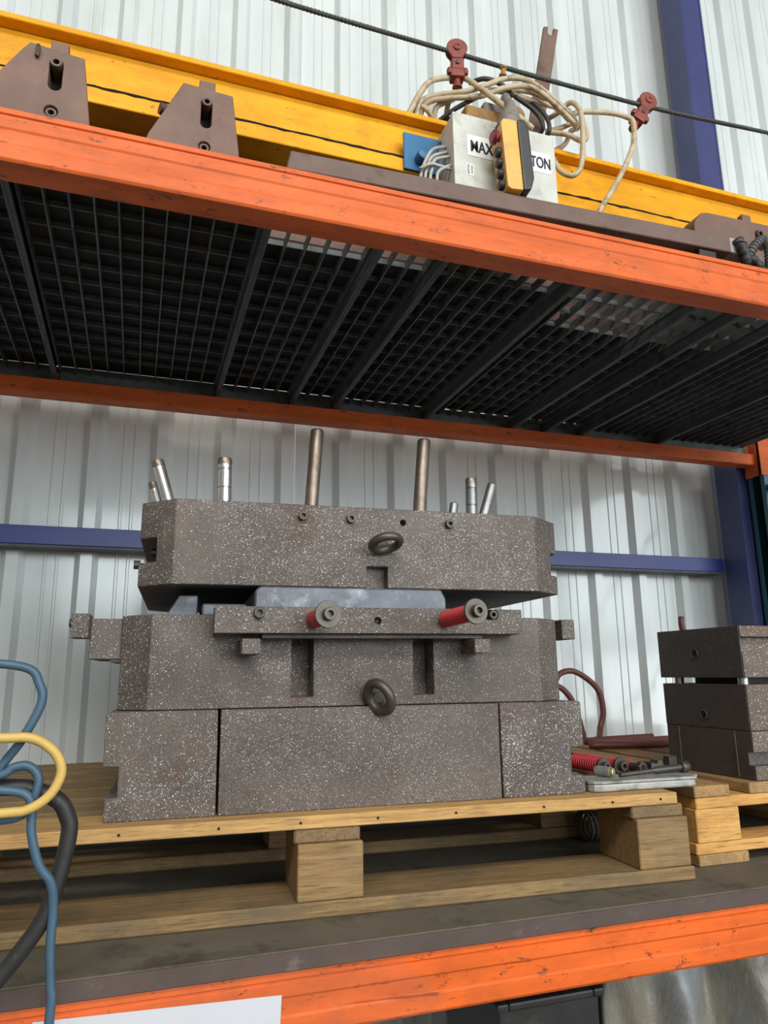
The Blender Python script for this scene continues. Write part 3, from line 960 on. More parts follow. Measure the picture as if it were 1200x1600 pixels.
for P in ([(0.639, 1.43, 2.945), (0.673, 1.4, 2.967), (0.706, 1.38, 2.984), (0.745, 1.38, 3.015)],
          [(0.826, 1.36, 3.016), (0.866, 1.35, 2.983), (0.889, 1.35, 2.959), (0.895, 1.35, 2.931), (0.895, 1.39, 2.925)],
          [(0.843, 1.38, 3.043), (0.885, 1.37, 3.021), (0.916, 1.36, 2.975), (0.919, 1.36, 2.935), (0.915, 1.392, 2.937)],
          [(0.63, 1.44, 2.945), (0.66, 1.43, 2.955), (0.69, 1.40, 2.955), (0.71, 1.38, 2.93)]):
    obj('cable', G().tube(P, 0.0058, 8, 6).off(bkc.location), 'black_rubber', bkc, smooth=True)
obj('rope_end', G().tube([(0.825, 1.365, 3.02), (0.79, 1.36, 3.04), (0.75, 1.37, 3.055), (0.72, 1.40, 3.06)], 0.006, 8, 6).off(bkc.location), 'rope', bkc, smooth=True)
cable('drop_cable', [(1.003, 1.39, 3.033), (1.042, 1.38, 3.046), (1.125, 1.375, 3.061), (1.173, 1.37, 3.057), (1.190, 1.366, 3.040), (1.176, 1.36, 2.962), (1.11, 1.345, 2.836), (1.028, 1.33, 2.711), (1.0, 1.33, 2.65), (0.99, 1.34, 2.591)],
      0.0070, 'cream_cable', 'cream cable hanging from the tilted trolley down to the flat bar', 'cable')
sb = thing('notched_bar', 'narrow brown flat bar with a notched end sticking up behind the cables', 'flat bar', (0.92, 1.45, 2.932))
sbp = [(-0.022, 0.0), (0.022, 0.0), (0.022, 0.452), (0.008, 0.450), (0.008, 0.428), (0.002, 0.420), (-0.004, 0.420), (-0.009, 0.428), (-0.009, 0.446), (-0.022, 0.440)]
obj('blade', G().prism(sbp, 'y', -0.004, 0.004).xf(Matrix.Rotation(R(11.5), 4, 'Y')), 'brown_steel', sb, bev=0.001)
obj('foot', G().box(-0.035, 0.035, -0.025, 0.025, 0.0, 0.012), 'brown_steel', sb, bev=0.001)

# ------------------------------------------------------------------ main wooden pallet (same heading as the die)
TH = R(-3.1)
O = Vector((-0.034, 1.393, 1.356))
pal = thing('wooden_pallet', 'worn brown wooden pallet carrying the large die stack', 'pallet', O - Vector((0, 0, 0.1648)), TH)
Z0 = 0.0002
V0, V1 = -0.047, 0.985
rows = [(-0.047, 0.082), (0.130, 0.235), (0.29, 0.385), (0.44, 0.54), (0.60, 0.695), (0.75, 0.84), (0.895, 0.985)]
for i, (a, b) in enumerate(rows):
    uR = [1.10, 1.135, 1.14, 1.135, 1.12, 1.125, 1.12][i]
    obj('deck_board', G().box(-0.36 - 0.01 * (i % 3), uR, a, b, 0.1428, 0.1648 - (0.0 if i < 5 else 0.001 * i - 0.003)), 'wood_edge_lit' if i == 0 else 'wood_x', pal, bev=0.0015)
for k, ua in enumerate((-0.355, 0.325, 1.0)):
    for j, (va, vb) in enumerate(((-0.05, 0.095), (0.36, 0.47), (0.86, 0.98))):
        dw = 0.117
        obj('block', G().box(ua, ua + dw, va, vb, 0.0262, 0.1182), 'wood_block', pal, bev=0.002)
    obj('stringer_board', G().box(ua - 0.006, ua + 0.113, -0.044, 0.98, 0.1184, 0.1426), 'wood_y', pal, bev=0.003)
for j, (va, vb) in enumerate(((-0.055, 0.10), (0.355, 0.47), (0.85, 0.985))):
    obj('bottom_board', G().box(-0.362, 1.121, va, vb, Z0, 0.026), 'wood_x', pal, bev=0.003)
for u in (0.03, 0.19, 0.33, 0.47, 0.62, 0.80, 0.95, 1.06):
    obj('nail', G().lathe([(0.0022, 0), (0.0022, 0.002)], (u, -0.047, 0.154), (0, -1, 0), 8), 'pit', pal)

# ------------------------------------------------------------------ second pallet
p2 = thing('wooden_pallet', 'fresh yellow wooden pallet under the smaller die at the right', 'pallet', (1.75, 1.85, 1.1910))
P2 = Vector(p2.location)
cols2 = [(1.161, 1.257), (1.312, 1.40), (1.44, 1.535), (1.58, 1.68), (1.73, 1.83), (1.89, 1.99), (2.05, 2.15), (2.22, 2.335)]
for a, b in cols2:
    obj('deck_board', G().box(a, b, 1.351, 2.33, 1.3282, 1.3518).off(P2), 'wood_new_y', p2, bev=0.002)
for ya, yb_ in ((1.354, 1.45), (1.80, 1.90), (2.23, 2.328)):
    obj('stringer_board', G().box(1.165, 2.333, ya, yb_, 1.3044, 1.328).off(P2), 'wood_new_x', p2, bev=0.002)
    for xa in (1.161, 1.69, 2.218):
        obj('block', G().box(xa, xa + 0.117, ya - 0.001, yb_, 1.2362, 1.3042).off(P2), 'wood_new_x', p2, bev=0.002)
    obj('lower_board', G().box(1.155, 2.335, ya, yb_, 1.2136, 1.236).off(P2), 'wood_new_x', p2, bev=0.002)
for xa in (1.157, 1.685, 2.21):
    obj('bottom_board', G().box(xa, xa + 0.134, 1.351, 2.33, 1.1912, 1.2134).off(P2), 'wood_new_y', p2, bev=0.002)

# ------------------------------------------------------------------ main die, lower half
DV = 0.66     # depth
lo = thing('lower_die', 'large speckled brown steel lower die half standing on the pallet', 'die', O + Vector((0, 0, 0.0004)), TH)
Lp = [(0, 0), (0.186, 0), (0.1845, 0.1810), (-0.002, 0.1810), (-0.006, 0.174), (-0.006, 0.090), (0.020, 0.090), (0.020, 0.039), (0.0, 0.039)]
obj('spacer_block', G().prism(Lp, 'y', 0, DV), 'die', lo, bev=0.0012)
obj('support_plate', G().box(0.190, 0.7355, 0.0, DV, 0, 0.1808), 'die', lo, bev=0.0012)
Rp = [(0.7395, 0), (0.920, 0), (0.921, 0.035), (0.892, 0.037), (0.893, 0.090), (0.922, 0.092), (0.9215, 0.178), (0.918, 0.1812), (0.7385, 0.1812)]
obj('spacer_block', G().prism(Rp, 'y', 0, DV), 'die', lo, bev=0.0012)
# cavity block
cpoly = [(0.060, 0.02), (0.845, 0.02), (0.913, 0.07), (0.913, 0.62), (0.86, DV), (0.06, DV), (0.006, 0.62), (0.006, 0.07)]
cme = fixn(mesh('cavity_block', *(lambda q: (q.v, q.f))(G().prism(cpoly, 'z', 0.1822, 0.354))))
cuts = [G().box(0.319, 0.362, -0.1, 0.075, 0.2, 0.36), G().box(0.564, 0.607, -0.1, 0.075, 0.2, 0.36)]
cme = carve(cme, cuts)
fixn(cme, 0.0012)
cav = obj('cavity_block', cme, 'die', lo)
# ejector bar
ep = fixn(mesh('ejector_bar', *(lambda q: (q.v, q.f))(G().box(0.170, 0.781, -0.034, 0.0195, 0.317, 0.366))))
ep = carve(ep, [G().lathe([(0.0072, -0.05), (0.0072, 0.018)], (0.477, -0.034, 0.341), (0, 1, 0), 20),
                G().prism([(0.703 + 0.0 + a, b) for a, b in [(0.0, 0.346), (0.022, 0.346), (0.026, 0.350), (0.026, 0.360), (0.022, 0.364), (0.0, 0.364)]], 'y', -0.08, -0.022)])
fixn(ep, 0.0010)
obj('ejector_bar', ep, 'die', lo)
obj('bar_ledge', G().box(0.258, 0.70, -0.018, 0.0195, 0.3085, 0.3168), 'die_dull', lo, bev=0.001)
obj('core_insert', G().prism([(0.247, 0.3545), (0.638, 0.3545), (0.638, 0.392), (0.628, 0.4102), (0.257, 0.4102), (0.247, 0.402)], 'y', 0.0205, 0.58), 'insert', lo, bev=0.003)
obj('wedge_lock', G().prism([(0.082, 0.3545), (0.142, 0.3545), (0.142, 0.3965), (0.106, 0.3965)], 'y', 0.085, 0.30), 'insert', lo, bev=0.002)
obj('wedge_lock', G().box(0.150, 0.235, 0.055, 0.26, 0.3545, 0.378), 'insert', lo, bev=0.003)
for ua in (0.219, 0.668):
    obj('stop_peg', G().box(ua, ua + 0.033, -0.052, 0.0198, 0.279, 0.3065), 'die', lo, bev=0.0012)
# side arms
la = obj('side_arm', G().box(-0.050, 0.0058, 0.075, 0.30, 0.274, 0.349), 'die', lo, bev=0.0012)
obj('arm_pad', G().box(-0.081, -0.0505, 0.045, 0.10, 0.312, 0.356), 'die', la, bev=0.0012)
obj('socket_plug', G().lathe([(0.008, 0), (0.008, 0.006)], (-0.0812, 0.07, 0.340), (-1, 0, 0), 12), 'bolt', la)
obj('arm_foot', G().box(-0.012, 0.0058, 0.077, 0.25, 0.268, 0.2738), 'dark_steel', la)
ra = obj('side_arm', G().box(0.9135, 0.945, 0.13, 0.30, 0.318, 0.354), 'dark_steel', lo, bev=0.0012)
obj('arm_pad', G().box(0.9455, 0.978, 0.10, 0.18, 0.313, 0.357), 'die', ra, bev=0.0012)


def spring_bolt(parent, base, ax, ln, r, coils, rubber, mat='bolt', washer=0.024, head=0.011):
    base, ax = Vector(base), Vector(ax).normalized()
    a = ax.orthogonal().normalized()
    b = ax.cross(a)
    if rubber:
        sp = obj('rubber_sleeve', G().lathe([(r * 0.94, 0), (r, 0.004), (r, ln - 0.004), (r * 0.94, ln)], base, ax, 24), 'red_spring', parent, smooth='auto')
    else:
        wr = ln / coils * 0.28
        pts = []
        n = coils * 16
        for i in range(n + 1):
            t_ = 2 * PI * i / 16
            pts.append(base + ax * (wr + (ln - 2 * wr) * i / n) + (a * math.cos(t_) + b * math.sin(t_)) * (r - wr))
        sp = obj('coil_spring', G().tube(pts, wr, 6, 1), 'red_spring', parent, smooth=True)
    obj('bolt_shaft', G().lathe([(r * 0.55, 0), (r * 0.55, ln)], base, ax, 14), 'bolt', sp)
    ws = obj('washer', G().lathe([(washer * 0.97, 0), (washer, 0.001), (washer, 0.005), (washer * 0.97, 0.006)], base + ax * ln, ax, 28), mat, parent, smooth='auto')
    socket_bolt(parent, base + ax * (ln + 0.006), ax, head, 0.012, mat)
    return sp


spring_bolt(lo, (0.614, -0.034, 0.345), (0.10, -1, 0.045), 0.125, 0.0165, 17, False, 'eye', 0.0235, 0.0115)
spring_bolt(lo, (0.353, -0.034, 0.343), (0.10, -1, 0.03), 0.085, 0.0165, 12, True, 'eye', 0.0245, 0.0115)
socket_bolt(lo, (0.250, -0.034, 0.354), (0, -1, 0), 0.0105, 0.011, 'bolt')
socket_bolt(lo, (0.7155, -0.023, 0.355), (0, -1, 0), 0.0085, 0.020, 'bolt')


def eyebolt(parent, seat, ax, nrm, R0, r, stem):
    seat, ax = Vector(seat), Vector(ax).normalized()
    e = obj('eyebolt', G().torus(seat + ax * (stem + R0), nrm, R0, r, 30, 12), 'eye', parent, smooth=True)
    obj('collar', G().lathe([(r * 1.9, 0), (r * 1.9, 0.005), (r * 1.2, stem * 0.8), (r * 1.05, stem + 0.004)], seat, ax, 18), 'eye', e, smooth='auto')
    return e


eyebolt(lo, (0.492, 0.0195, 0.196), (-0.25, -1, 0.05), (0.79, 0.47, 0.40), 0.0285, 0.0095, 0.012)

# ------------------------------------------------------------------ main die, upper half
hi = thing('upper_die', 'large speckled brown steel upper die half resting on the lower one', 'die', O + Vector((0, 0, 0.4124)), TH)
HB = Vector((0, 0, 0.4120))


def hb(g):
    return g.off(HB)


upoly = [(0.092, 0.03), (0.855, 0.03), (0.936, 0.09), (0.936, 0.66), (0.87, 0.70), (0.09, 0.70), (0.027, 0.64), (0.027, 0.09)]
ume = fixn(mesh('die_block', *(lambda q: (q.v, q.f))(hb(G().prism(upoly, 'z', 0.412, 0.5785)))))
cuts = [hb(G().box(-0.1, 0.060, -0.1, 0.9, 0.458, 0.506)), hb(G().box(0.912, 1.1, -0.1, 0.9, 0.454, 0.504)),
        hb(G().box(0.472, 0.516, -0.1, 0.055, 0.30, 0.456)),
        hb(G().lathe([(0.0065, -0.05), (0.0065, 0.02)], (0.551, 0.03, 0.550), (0, 1, 0), 20))]
ume = carve(ume, cuts)
fixn(ume, 0.0014)
ub = obj('die_block', ume, 'die', hi)
obj('parting_face', hb(G().box(0.10, 0.86, 0.062, 0.66, 0.4105, 0.4119)), 'dark_steel', hi)
for u, z in ((0.339, 0.554), (0.438, 0.553), (0.653, 0.551)):
    socket_bolt(hi, Vector((u, 0.03, z)) - HB, (0, -1, 0), 0.0092, 0.010, 'bolt')
eyebolt(hi, Vector((0.502, 0.03, 0.498)) - HB, (0.0, -1, 0.0), (-0.10, 0.34, 0.94), 0.0285, 0.0085, 0.010)
for z in (0.488, 0.462):
    obj('side_plug', hb(G().lathe([(0.009, 0), (0.009, 0.012)], (0.027 if z < .47 else 0.0595, 0.14, z), (-1, 0, 0), 12)), 'bolt', hi)


def pin(name, base, top, r, mat, grooves=0, cap=None):
    base, top = Vector(base) - HB, Vector(top) - HB
    ax = (top - base)
    L = ax.length
    pr = [(r, 0)]
    for k in range(grooves):
        h = L * (1 - (k + 1) * 0.36) + 0.004
        pr.append((r, h))
        pr += [(r * 0.86, h + 0.0006), (r * 0.86, h + 0.0022), (r, h + 0.0028)] if False else []
    hs = sorted([L - 0.028 - k * 0.042 for k in range(grooves)])
    pr = [(r, 0)]
    for h in hs:
        if h > 0.004:
            pr += [(r, h), (r * 0.85, h + 0.0008), (r * 0.85, h + 0.0024), (r, h + 0.0032)]
    pr += [(r, L - r * 0.28), (r * 0.93, L - r * 0.08), (r * 0.84, L)]
    o = obj(name, G().lathe(pr, base, ax, 24), mat, hi, smooth='auto')
    if cap:
        a_ = ax.normalized()
        obj('pin_tip', G().lathe([(r * 1.015, L - 0.015), (r * 1.015, L - r * 0.26), (r * 0.9, L + 0.0005)], base, a_, 24), cap, o, smooth='auto')
    return o


zt = 0.5786
pin('guide_pin', (0.192, 0.20, zt), (0.190, 0.20, 0.715), 0.0155, 'silver', 3, 'rod')
pin('angle_pin', (0.083, 0.20, zt), (0.046, 0.20, 0.700), 0.0135, 'silver', 0, 'rod')
pin('angle_pin', (0.062, 0.27, zt), (0.036, 0.27, 0.668), 0.0105, 'silver', 0, 'rod')
pin('ejector_rod', (0.386, 0.22, zt), (0.402, 0.22, 0.806), 0.0155, 'rod', 0)
pin('ejector_rod', (0.648, 0.22, zt), (0.668, 0.22, 0.802), 0.0160, 'rod', 0)
pin('guide_pin', (0.777, 0.20, zt), (0.780, 0.20, 0.705), 0.0138, 'silver_dull', 3, 'rod')
pin('angle_pin', (0.798, 0.20, zt), (0.836, 0.20, 0.694), 0.0120, 'silver_dull', 0)
pin('angle_pin', (0.730, 0.22, zt), (0.742, 0.22, 0.646), 0.0105, 'silver_dull', 0)

# ------------------------------------------------------------------ smaller die at the right
rd = thing('small_die', 'smaller dark steel die of stacked blocks on the fresh pallet at the right', 'die', (1.60, 1.50, 1.3522))
RD = Vector(rd.location)
xa, xb, ya, yb_ = 1.342, 1.93, 1.360, 1.640
seams = [1.640, 1.595, 1.408, 1.36]


def groove(z0, z1, yd=0.014):
    return G().box(xa + 0.02, xb + 1, ya - 0.1, ya + yd, z0, z1).off(RD)


bl = [(1.596, 1.640), (1.409, 1.594), (1.360, 1.4075)]
for k, (y0, y1) in enumerate(bl):
    me = fixn(mesh('base_block', *(lambda q: (q.v, q.f))(G().box(xa, xb, y0, y1, 1.3526, 1.4600).off(RD))))
    if k == 2:
        me = carve(me, [G().box(xa - 1, xb + 1, ya - 0.1, ya + 0.014, 1.384, 1.414).off(RD)])
    fixn(me, 0.001)
    o = obj('base_block', me, 'die_dull', rd)
    if k == 2:
        obj('front_facing', G().box(xa + 0.0005, xb, ya - 0.0025, ya - 0.0002, 1.4145, 1.459).off(RD), 'die_rust', rd)
        obj('front_facing', G().box(xa + 0.0005, xb, ya - 0.0025, ya - 0.0002, 1.354, 1.3835).off(RD), 'die_rust', rd)
for yy in (1.595, 1.4082):
    obj('seam_dust', G().box(xa - 0.0012, xa + 0.002, yy - 0.0009, yy + 0.0009, 1.356, 1.457).off(RD), 'dust_strip', rd)
obj('middle_block', G().box(xa - 0.001, xb, ya, yb_, 1.4604, 1.5640).off(RD), 'die_dull', rd, bev=0.001)
obj('front_facing', G().box(xa, xb, ya - 0.0025, ya - 0.0002, 1.4615, 1.563).off(RD), 'die_rust', rd)
me = fixn(mesh('top_block', *(lambda q: (q.v, q.f))(G().box(xa - 0.002, xb, ya, yb_ + 0.004, 1.5790, 1.6990).off(RD))))
me = carve(me, [G().box(xa + 0.0005, xb + 1, ya - 0.1, ya + 0.016, 1.6385, 1.673).off(RD)])
fixn(me, 0.001)
obj('top_block', me, 'die_dull', rd)
obj('front_facing', G().box(xa, xb, ya - 0.0025, ya - 0.0002, 1.58, 1.638).off(RD), 'die_rust', rd)
obj('front_facing', G().box(xa, xb, ya - 0.0025, ya - 0.0002, 1.6735, 1.698).off(RD), 'die_rust', rd)
obj('groove_face', G().box(xa + 0.001, xb, ya + 0.0152, ya + 0.0158, 1.639, 1.6725).off(RD), 'die_rust', rd)
for (px_, py_) in ((1.362, 1.385), (1.362, 1.60), (1.90, 1.385), (1.90, 1.60)):
    obj('guide_pin', G().lathe([(0.012, 0), (0.012, 0.0148)], (px_, py_, 1.5641), (0, 0, 1), 16).off(RD), 'silver', rd, smooth='auto')
obj('core_insert', G().box(1.40, 1.88, 1.42, 1.585, 1.5641, 1.5789).off(RD), 'dark_steel', rd)
for (yy, zz, r_) in ((1.51, 1.638, 0.011), (1.50, 1.490, 0.011)):
    k = obj('threaded_hole', G().torus((xa - 0.0022, yy, zz), (1, 0, 0), r_, 0.0022, 20, 6).off(RD), 'die_dull', rd, smooth=True)
    obj('hole_core', G().lathe([(r_ * 0.85, 0), (r_ * 0.85, 0.0015)], (xa - 0.0012, yy, zz), (-1, 0, 0), 16).off(RD), 'pit', k)

# ------------------------------------------------------------------ bits and pieces by the die
tr = thing('metal_tray', 'shallow grey aluminium tray overhanging the front corner of the pallet', 'tray', (1.02, 1.36, 1.3568))
TR = Vector(tr.location)
tp = [(0.905, 1.342), (0.920, 1.335), (1.145, 1.326), (1.150, 1.332), (1.150, 1.40), (1.145, 1.405), (0.925, 1.412), (0.908, 1.405), (0.900, 1.395), (0.898, 1.352)]
obj('pan', G().prism(tp, 'z', 1.3570, 1.3720).off(TR), 'aluminium', tr, bev=0.004, seg=2)
cx_, cy_ = 1.02, 1.37
obj('rim', G().prism([(cx_ + (x - cx_) * 1.02, cy_ + (y - cy_) * 1.06) for x, y in tp], 'z', 1.3722, 1.3785).off(TR), 'aluminium', tr, bev=0.0015)
obj('rim_tab', G().box(1.148, 1.168, 1.345, 1.39, 1.3735, 1.3782).off(TR), 'aluminium', tr, bev=0.001)


def loose_spring(label, head, tail, red, r=0.016):
    head, tail = Vector(head), Vector(tail)
    t_ = thing('spring_bolt', label, 'bolt', (head.x, head.y, head.z - r), 0, 'loose bolts beside the die')
    ax = (head - tail).normalized()
    L = (head - tail).length
    b0 = tail - Vector(t_.location)
    spring_bolt(t_, b0, ax, L, r, int(L / 0.008), False, 'bolt', 0.020, 0.0105)
    return t_


loose_spring('red sprung bolt with washer lying next to the die corner, leftmost of the row', (1.068, 1.545, 1.3775), (1.045, 1.70, 1.3775), True)
loose_spring('red sprung bolt with washer behind the tray, second from the die corner', (1.112, 1.540, 1.3775), (1.092, 1.70, 1.3775), True)
hx = thing('hex_bolt', 'dark hollow hex bolt with a red collar, lying right of the sprung bolts', 'bolt', (1.148, 1.55, 1.3575))
HX = Vector(hx.location)
hd = Vector((1.148, 1.515, 1.3735))
axh = Vector((0.22, -1.0, 0)).normalized()
obj('hex_head', G().lathe([(0.0155, 0), (0.0155, 0.014)], hd, axh, 6).off(HX), 'bolt', hx, bev=0.001)
obj('head_bore', G().lathe([(0.008, 0), (0.008, 0.0006)], hd + axh * 0.0142, axh, 16).off(HX), 'pit', hx)
obj('shank', G().lathe([(0.011, 0), (0.011, 0.075)], hd - axh * 0.0752, axh, 16).off(HX), 'bolt', hx, smooth='auto')
obj('collar', G().lathe([(0.0135, 0), (0.0135, 0.022)], hd - axh * 0.045, axh, 16).off(HX), 'red_spring', hx, smooth='auto')
bpn = thing('brass_pin', 'short pin with a bright brass tip resting on the tray rim', 'pin', (0.965, 1.385, 1.3788))
obj('body', G().lathe([(0.009, 0), (0.0105, 0.004), (0.0105, 0.034)], (-0.012, 0.02, 0.0108), (0.55, -1, 0), 16), 'aluminium', bpn, smooth='auto')
obj('tip', G().lathe([(0.0085, 0), (0.0085, 0.007), (0.006, 0.0085)], Vector((-0.012, 0.02, 0.0108)) + Vector((0.55, -1, 0)).normalized() * 0.0342, (0.55, -1, 0), 16), 'brass', bpn, smooth='auto')
lb = thing('long_bolt', 'long dark bolt lying diagonally across the aluminium tray', 'bolt', (1.07, 1.385, 1.3788))
LB = Vector(lb.location)
a0, a1 = Vector((0.985, 1.365, 1.3838)), Vector((1.150, 1.375, 1.3905))
axl = (a1 - a0).normalized()
obj('shank', G().lathe([(0.0048, 0), (0.0048, 0.09), (0.0075, 0.095), (0.0075, (a1 - a0).length)], a0, axl, 14).off(LB), 'bolt', lb, smooth='auto')
obj('head', G().lathe([(0.011, 0), (0.0125, 0.003), (0.0125, 0.018), (0.011, 0.020)], a1 + axl * 0.0005, axl, 16).off(LB), 'bolt', lb, smooth='auto')
st = thing('steel_piece', 'small black stepped steel piece behind the tray', 'steel piece', (1.19, 1.515, 1.3520))
ST = Vector(st.location)
obj('body', G().prism([(1.172, 1.3525), (1.205, 1.3525), (1.205, 1.390), (1.194, 1.390), (1.190, 1.382), (1.172, 1.386)], 'y', 1.500, 1.53).off(ST), 'bolt', st, bev=0.001)
obj('lug', G().box(1.2055, 1.228, 1.505, 1.520, 1.3525, 1.366).off(ST), 'bolt', st, bev=0.001)
st2 = thing('steel_piece', 'small dark steel clamp standing nearest the smaller die', 'steel piece', (1.25, 1.52, 1.3520))
S2 = Vector(st2.location)
obj('upright_lug', G().box(1.234, 1.258, 1.512, 1.534, 1.3523, 1.396).off(S2), 'bolt', st2, bev=0.0015)
obj('foot', G().box(1.2585, 1.268, 1.510, 1.536, 1.3523, 1.360).off(S2), 'bolt', st2, bev=0.0015)
# spring under the pallet
pts = []
for i in range(9 * 16):
    t_ = 2 * PI * i / 16
    pts.append((1.065 + 0.0105 * i / 16, 1.640 + 0.034 * math.cos(t_) - 0.004 * i / 16, 1.2285 + 0.033 * math.sin(t_)))
single('coil_spring', G().tube(pts, 0.0036, 7, 1), 'conduit_grey', 'grey coil spring lying on the board under the pallet', 'spring', (1.11, 1.64, 1.1915), smooth=True)

# red hose at the back
cable('red_hose', [(1.40, 2.30, 1.50), (1.425, 2.31, 1.56), (1.46, 2.32, 1.592), (1.521, 2.32, 1.594), (1.597, 2.31, 1.537), (1.617, 2.31, 1.458), (1.60, 2.31, 1.40), (1.56, 2.27, 1.365), (1.48, 2.22, 1.365), (1.60, 2.15, 1.366), (1.75, 2.16, 1.366), (1.95, 2.20, 1.368), (2.05, 2.24, 1.40), (1.98, 2.22, 1.60), (1.91, 2.2, 1.74), (1.908, 2.2, 1.79)],
      0.0105, 'red_hose', 'red brown rubber hose looping between the two die stacks', 'hose')
cable('red_hose', [(1.38, 2.29, 1.56), (1.43, 2.28, 1.54), (1.462, 2.27, 1.50), (1.478, 2.26, 1.44), (1.485, 2.25, 1.39), (1.50, 2.25, 1.3635), (1.62, 2.265, 1.3635), (1.80, 2.285, 1.3635)],
      0.0105, 'red_hose', 'second red brown hose loop tucked behind the main die', 'hose')
hz = thing('hose_coupling', 'silver hose coupling end lying behind the smaller die', 'coupling', (1.72, 2.03, 1.3525))
obj('barrel', G().lathe([(0.010, 0), (0.010, 0.03), (0.014, 0.032), (0.014, 0.05), (0.009, 0.052), (0.009, 0.07)], (-0.04, 0.01, 0.0146), (1, 0.3, 0), 16), 'silver', hz, smooth='auto')
obj('hose_tail', G().tube([(-0.043, 0.009, 0.0145), (-0.10, -0.01, 0.0125), (-0.20, 0.01, 0.012), (-0.32, 0.06, 0.012)], 0.0108, 10, 6), 'red_hose', hz, smooth=True)

# ------------------------------------------------------------------ hoses hanging at the left
cable('blue_hose', [(-0.80, 1.185, 1.52), (-0.5, 1.16, 1.60), (-0.25, 1.15, 1.618), (-0.148, 1.15, 1.614), (-0.124, 1.15, 1.589), (-0.120, 1.15, 1.563), (-0.136, 1.15, 1.524), (-0.154, 1.155, 1.495), (-0.20, 1.16, 1.44), (-0.30, 1.165, 1.42), (-0.32, 1.165, 1.47), (-0.22, 1.155, 1.462),
                    (-0.163, 1.15, 1.470), (-0.148, 1.15, 1.479), (-0.129, 1.15, 1.480), (-0.115, 1.15, 1.464), (-0.119, 1.15, 1.435), (-0.135, 1.15, 1.416), (-0.165, 1.15, 1.412), (-0.26, 1.152, 1.41), (-0.30, 1.15, 1.43), (-0.22, 1.145, 1.452), (-0.15, 1.143, 1.45), (-0.122, 1.142, 1.437),
                    (-0.117, 1.142, 1.394), (-0.104, 1.142, 1.353), (-0.088, 1.145, 1.329), (-0.083, 1.15, 1.296), (-0.083, 1.15, 1.249), (-0.079, 1.15, 1.203), (-0.077, 1.15, 1.158), (-0.09, 1.15, 0.9), (-0.11, 1.13, 0.5), (-0.12, 1.10, 0.1), (-0.2, 1.02, 0.0075)],
      0.0062, 'blue_hose', 'looped blue hose hanging down at the left edge', 'hose')
cable('yellow_hose', [(-0.80, 1.18, 1.48), (-0.5, 1.15, 1.53), (-0.25, 1.135, 1.525), (-0.165, 1.13, 1.520), (-0.125, 1.13, 1.518), (-0.096, 1.13, 1.499), (-0.085, 1.13, 1.473), (-0.096, 1.13, 1.445), (-0.122, 1.13, 1.427), (-0.156, 1.13, 1.424), (-0.30, 1.135, 1.42), (-0.5, 1.15, 1.40), (-0.80, 1.18, 1.43)],
      0.0066, 'yellow_hose', 'yellow hose loop at the left edge in front of the pallet', 'hose')
cable('black_cable', [(-0.80, 1.19, 1.44), (-0.4, 1.178, 1.465), (-0.163, 1.168, 1.452), (-0.123, 1.165, 1.447), (-0.089, 1.16, 1.432), (-0.075, 1.16, 1.410), (-0.071, 1.16, 1.389), (-0.078, 1.16, 1.341), (-0.093, 1.16, 1.286), (-0.121, 1.16, 1.243), (-0.145, 1.16, 1.213), (-0.22, 1.155, 1.12), (-0.30, 1.14, 0.8), (-0.33, 1.10, 0.3), (-0.4, 1.0, 0.012)],
      0.0112, 'black_rubber', 'thick black cable curving down at the left edge', 'cable')

# ------------------------------------------------------------------ paper under plastic film on the lower beam
pp = obj('paper_sheet', G().box(-0.170, 0.170, -0.0004, 0.0, 0, 0.078), 'paper')
pp.location = (0.066, 1.1985, 1.060)
pp.rotation_euler = (0, R(2.2), 0)
tag(pp, 'blank white paper sheet fixed to the lower orange beam', 'paper')
nx, nz = 60, 16
v, f = [], []
for j in range(nz + 1):
    for i in range(nx + 1):
        x = -0.16 + 0.66 * i / nx
        z = 1.050 + 0.122 * j / nz - 0.030 * max(0, (i / nx - 0.35)) * (1 if j > nz * 0.5 else 0.3)
        y = 1.1955 - 0.0012 * (1 + math.sin(i * 0.9 + j * 0.7) * math.sin(j * 1.3 + i * 0.23)) - (0.010 * max(0, i / nx - 0.86) / 0.14 * (1 - j / nz))
        v.append((x, y, z))
for j in range(nz):
    for i in range(nx):
        if i > nx - 7 and (i - (nx - 7)) > (nz - j) * 0.8:
            continue
        a = j * (nx + 1) + i
        f.append((a, a + 1, a + nx + 2, a + nx + 1))
fm = mesh('plastic_film', [(p[0] - 0.17, p[1] - 1.195, p[2] - 1.05) for p in v], f, True)
fm.materials.append(MT['film'])
fo = bpy.data.objects.new('plastic_film', fm)
COL.objects.link(fo)
fo.location = (0.17, 1.195, 1.05)
sm = fo.modifiers.new('thickness', 'SOLIDIFY')
sm.thickness = 0.0003
tag(fo, 'crumpled clear plastic film taped over the paper on the orange beam', 'film')

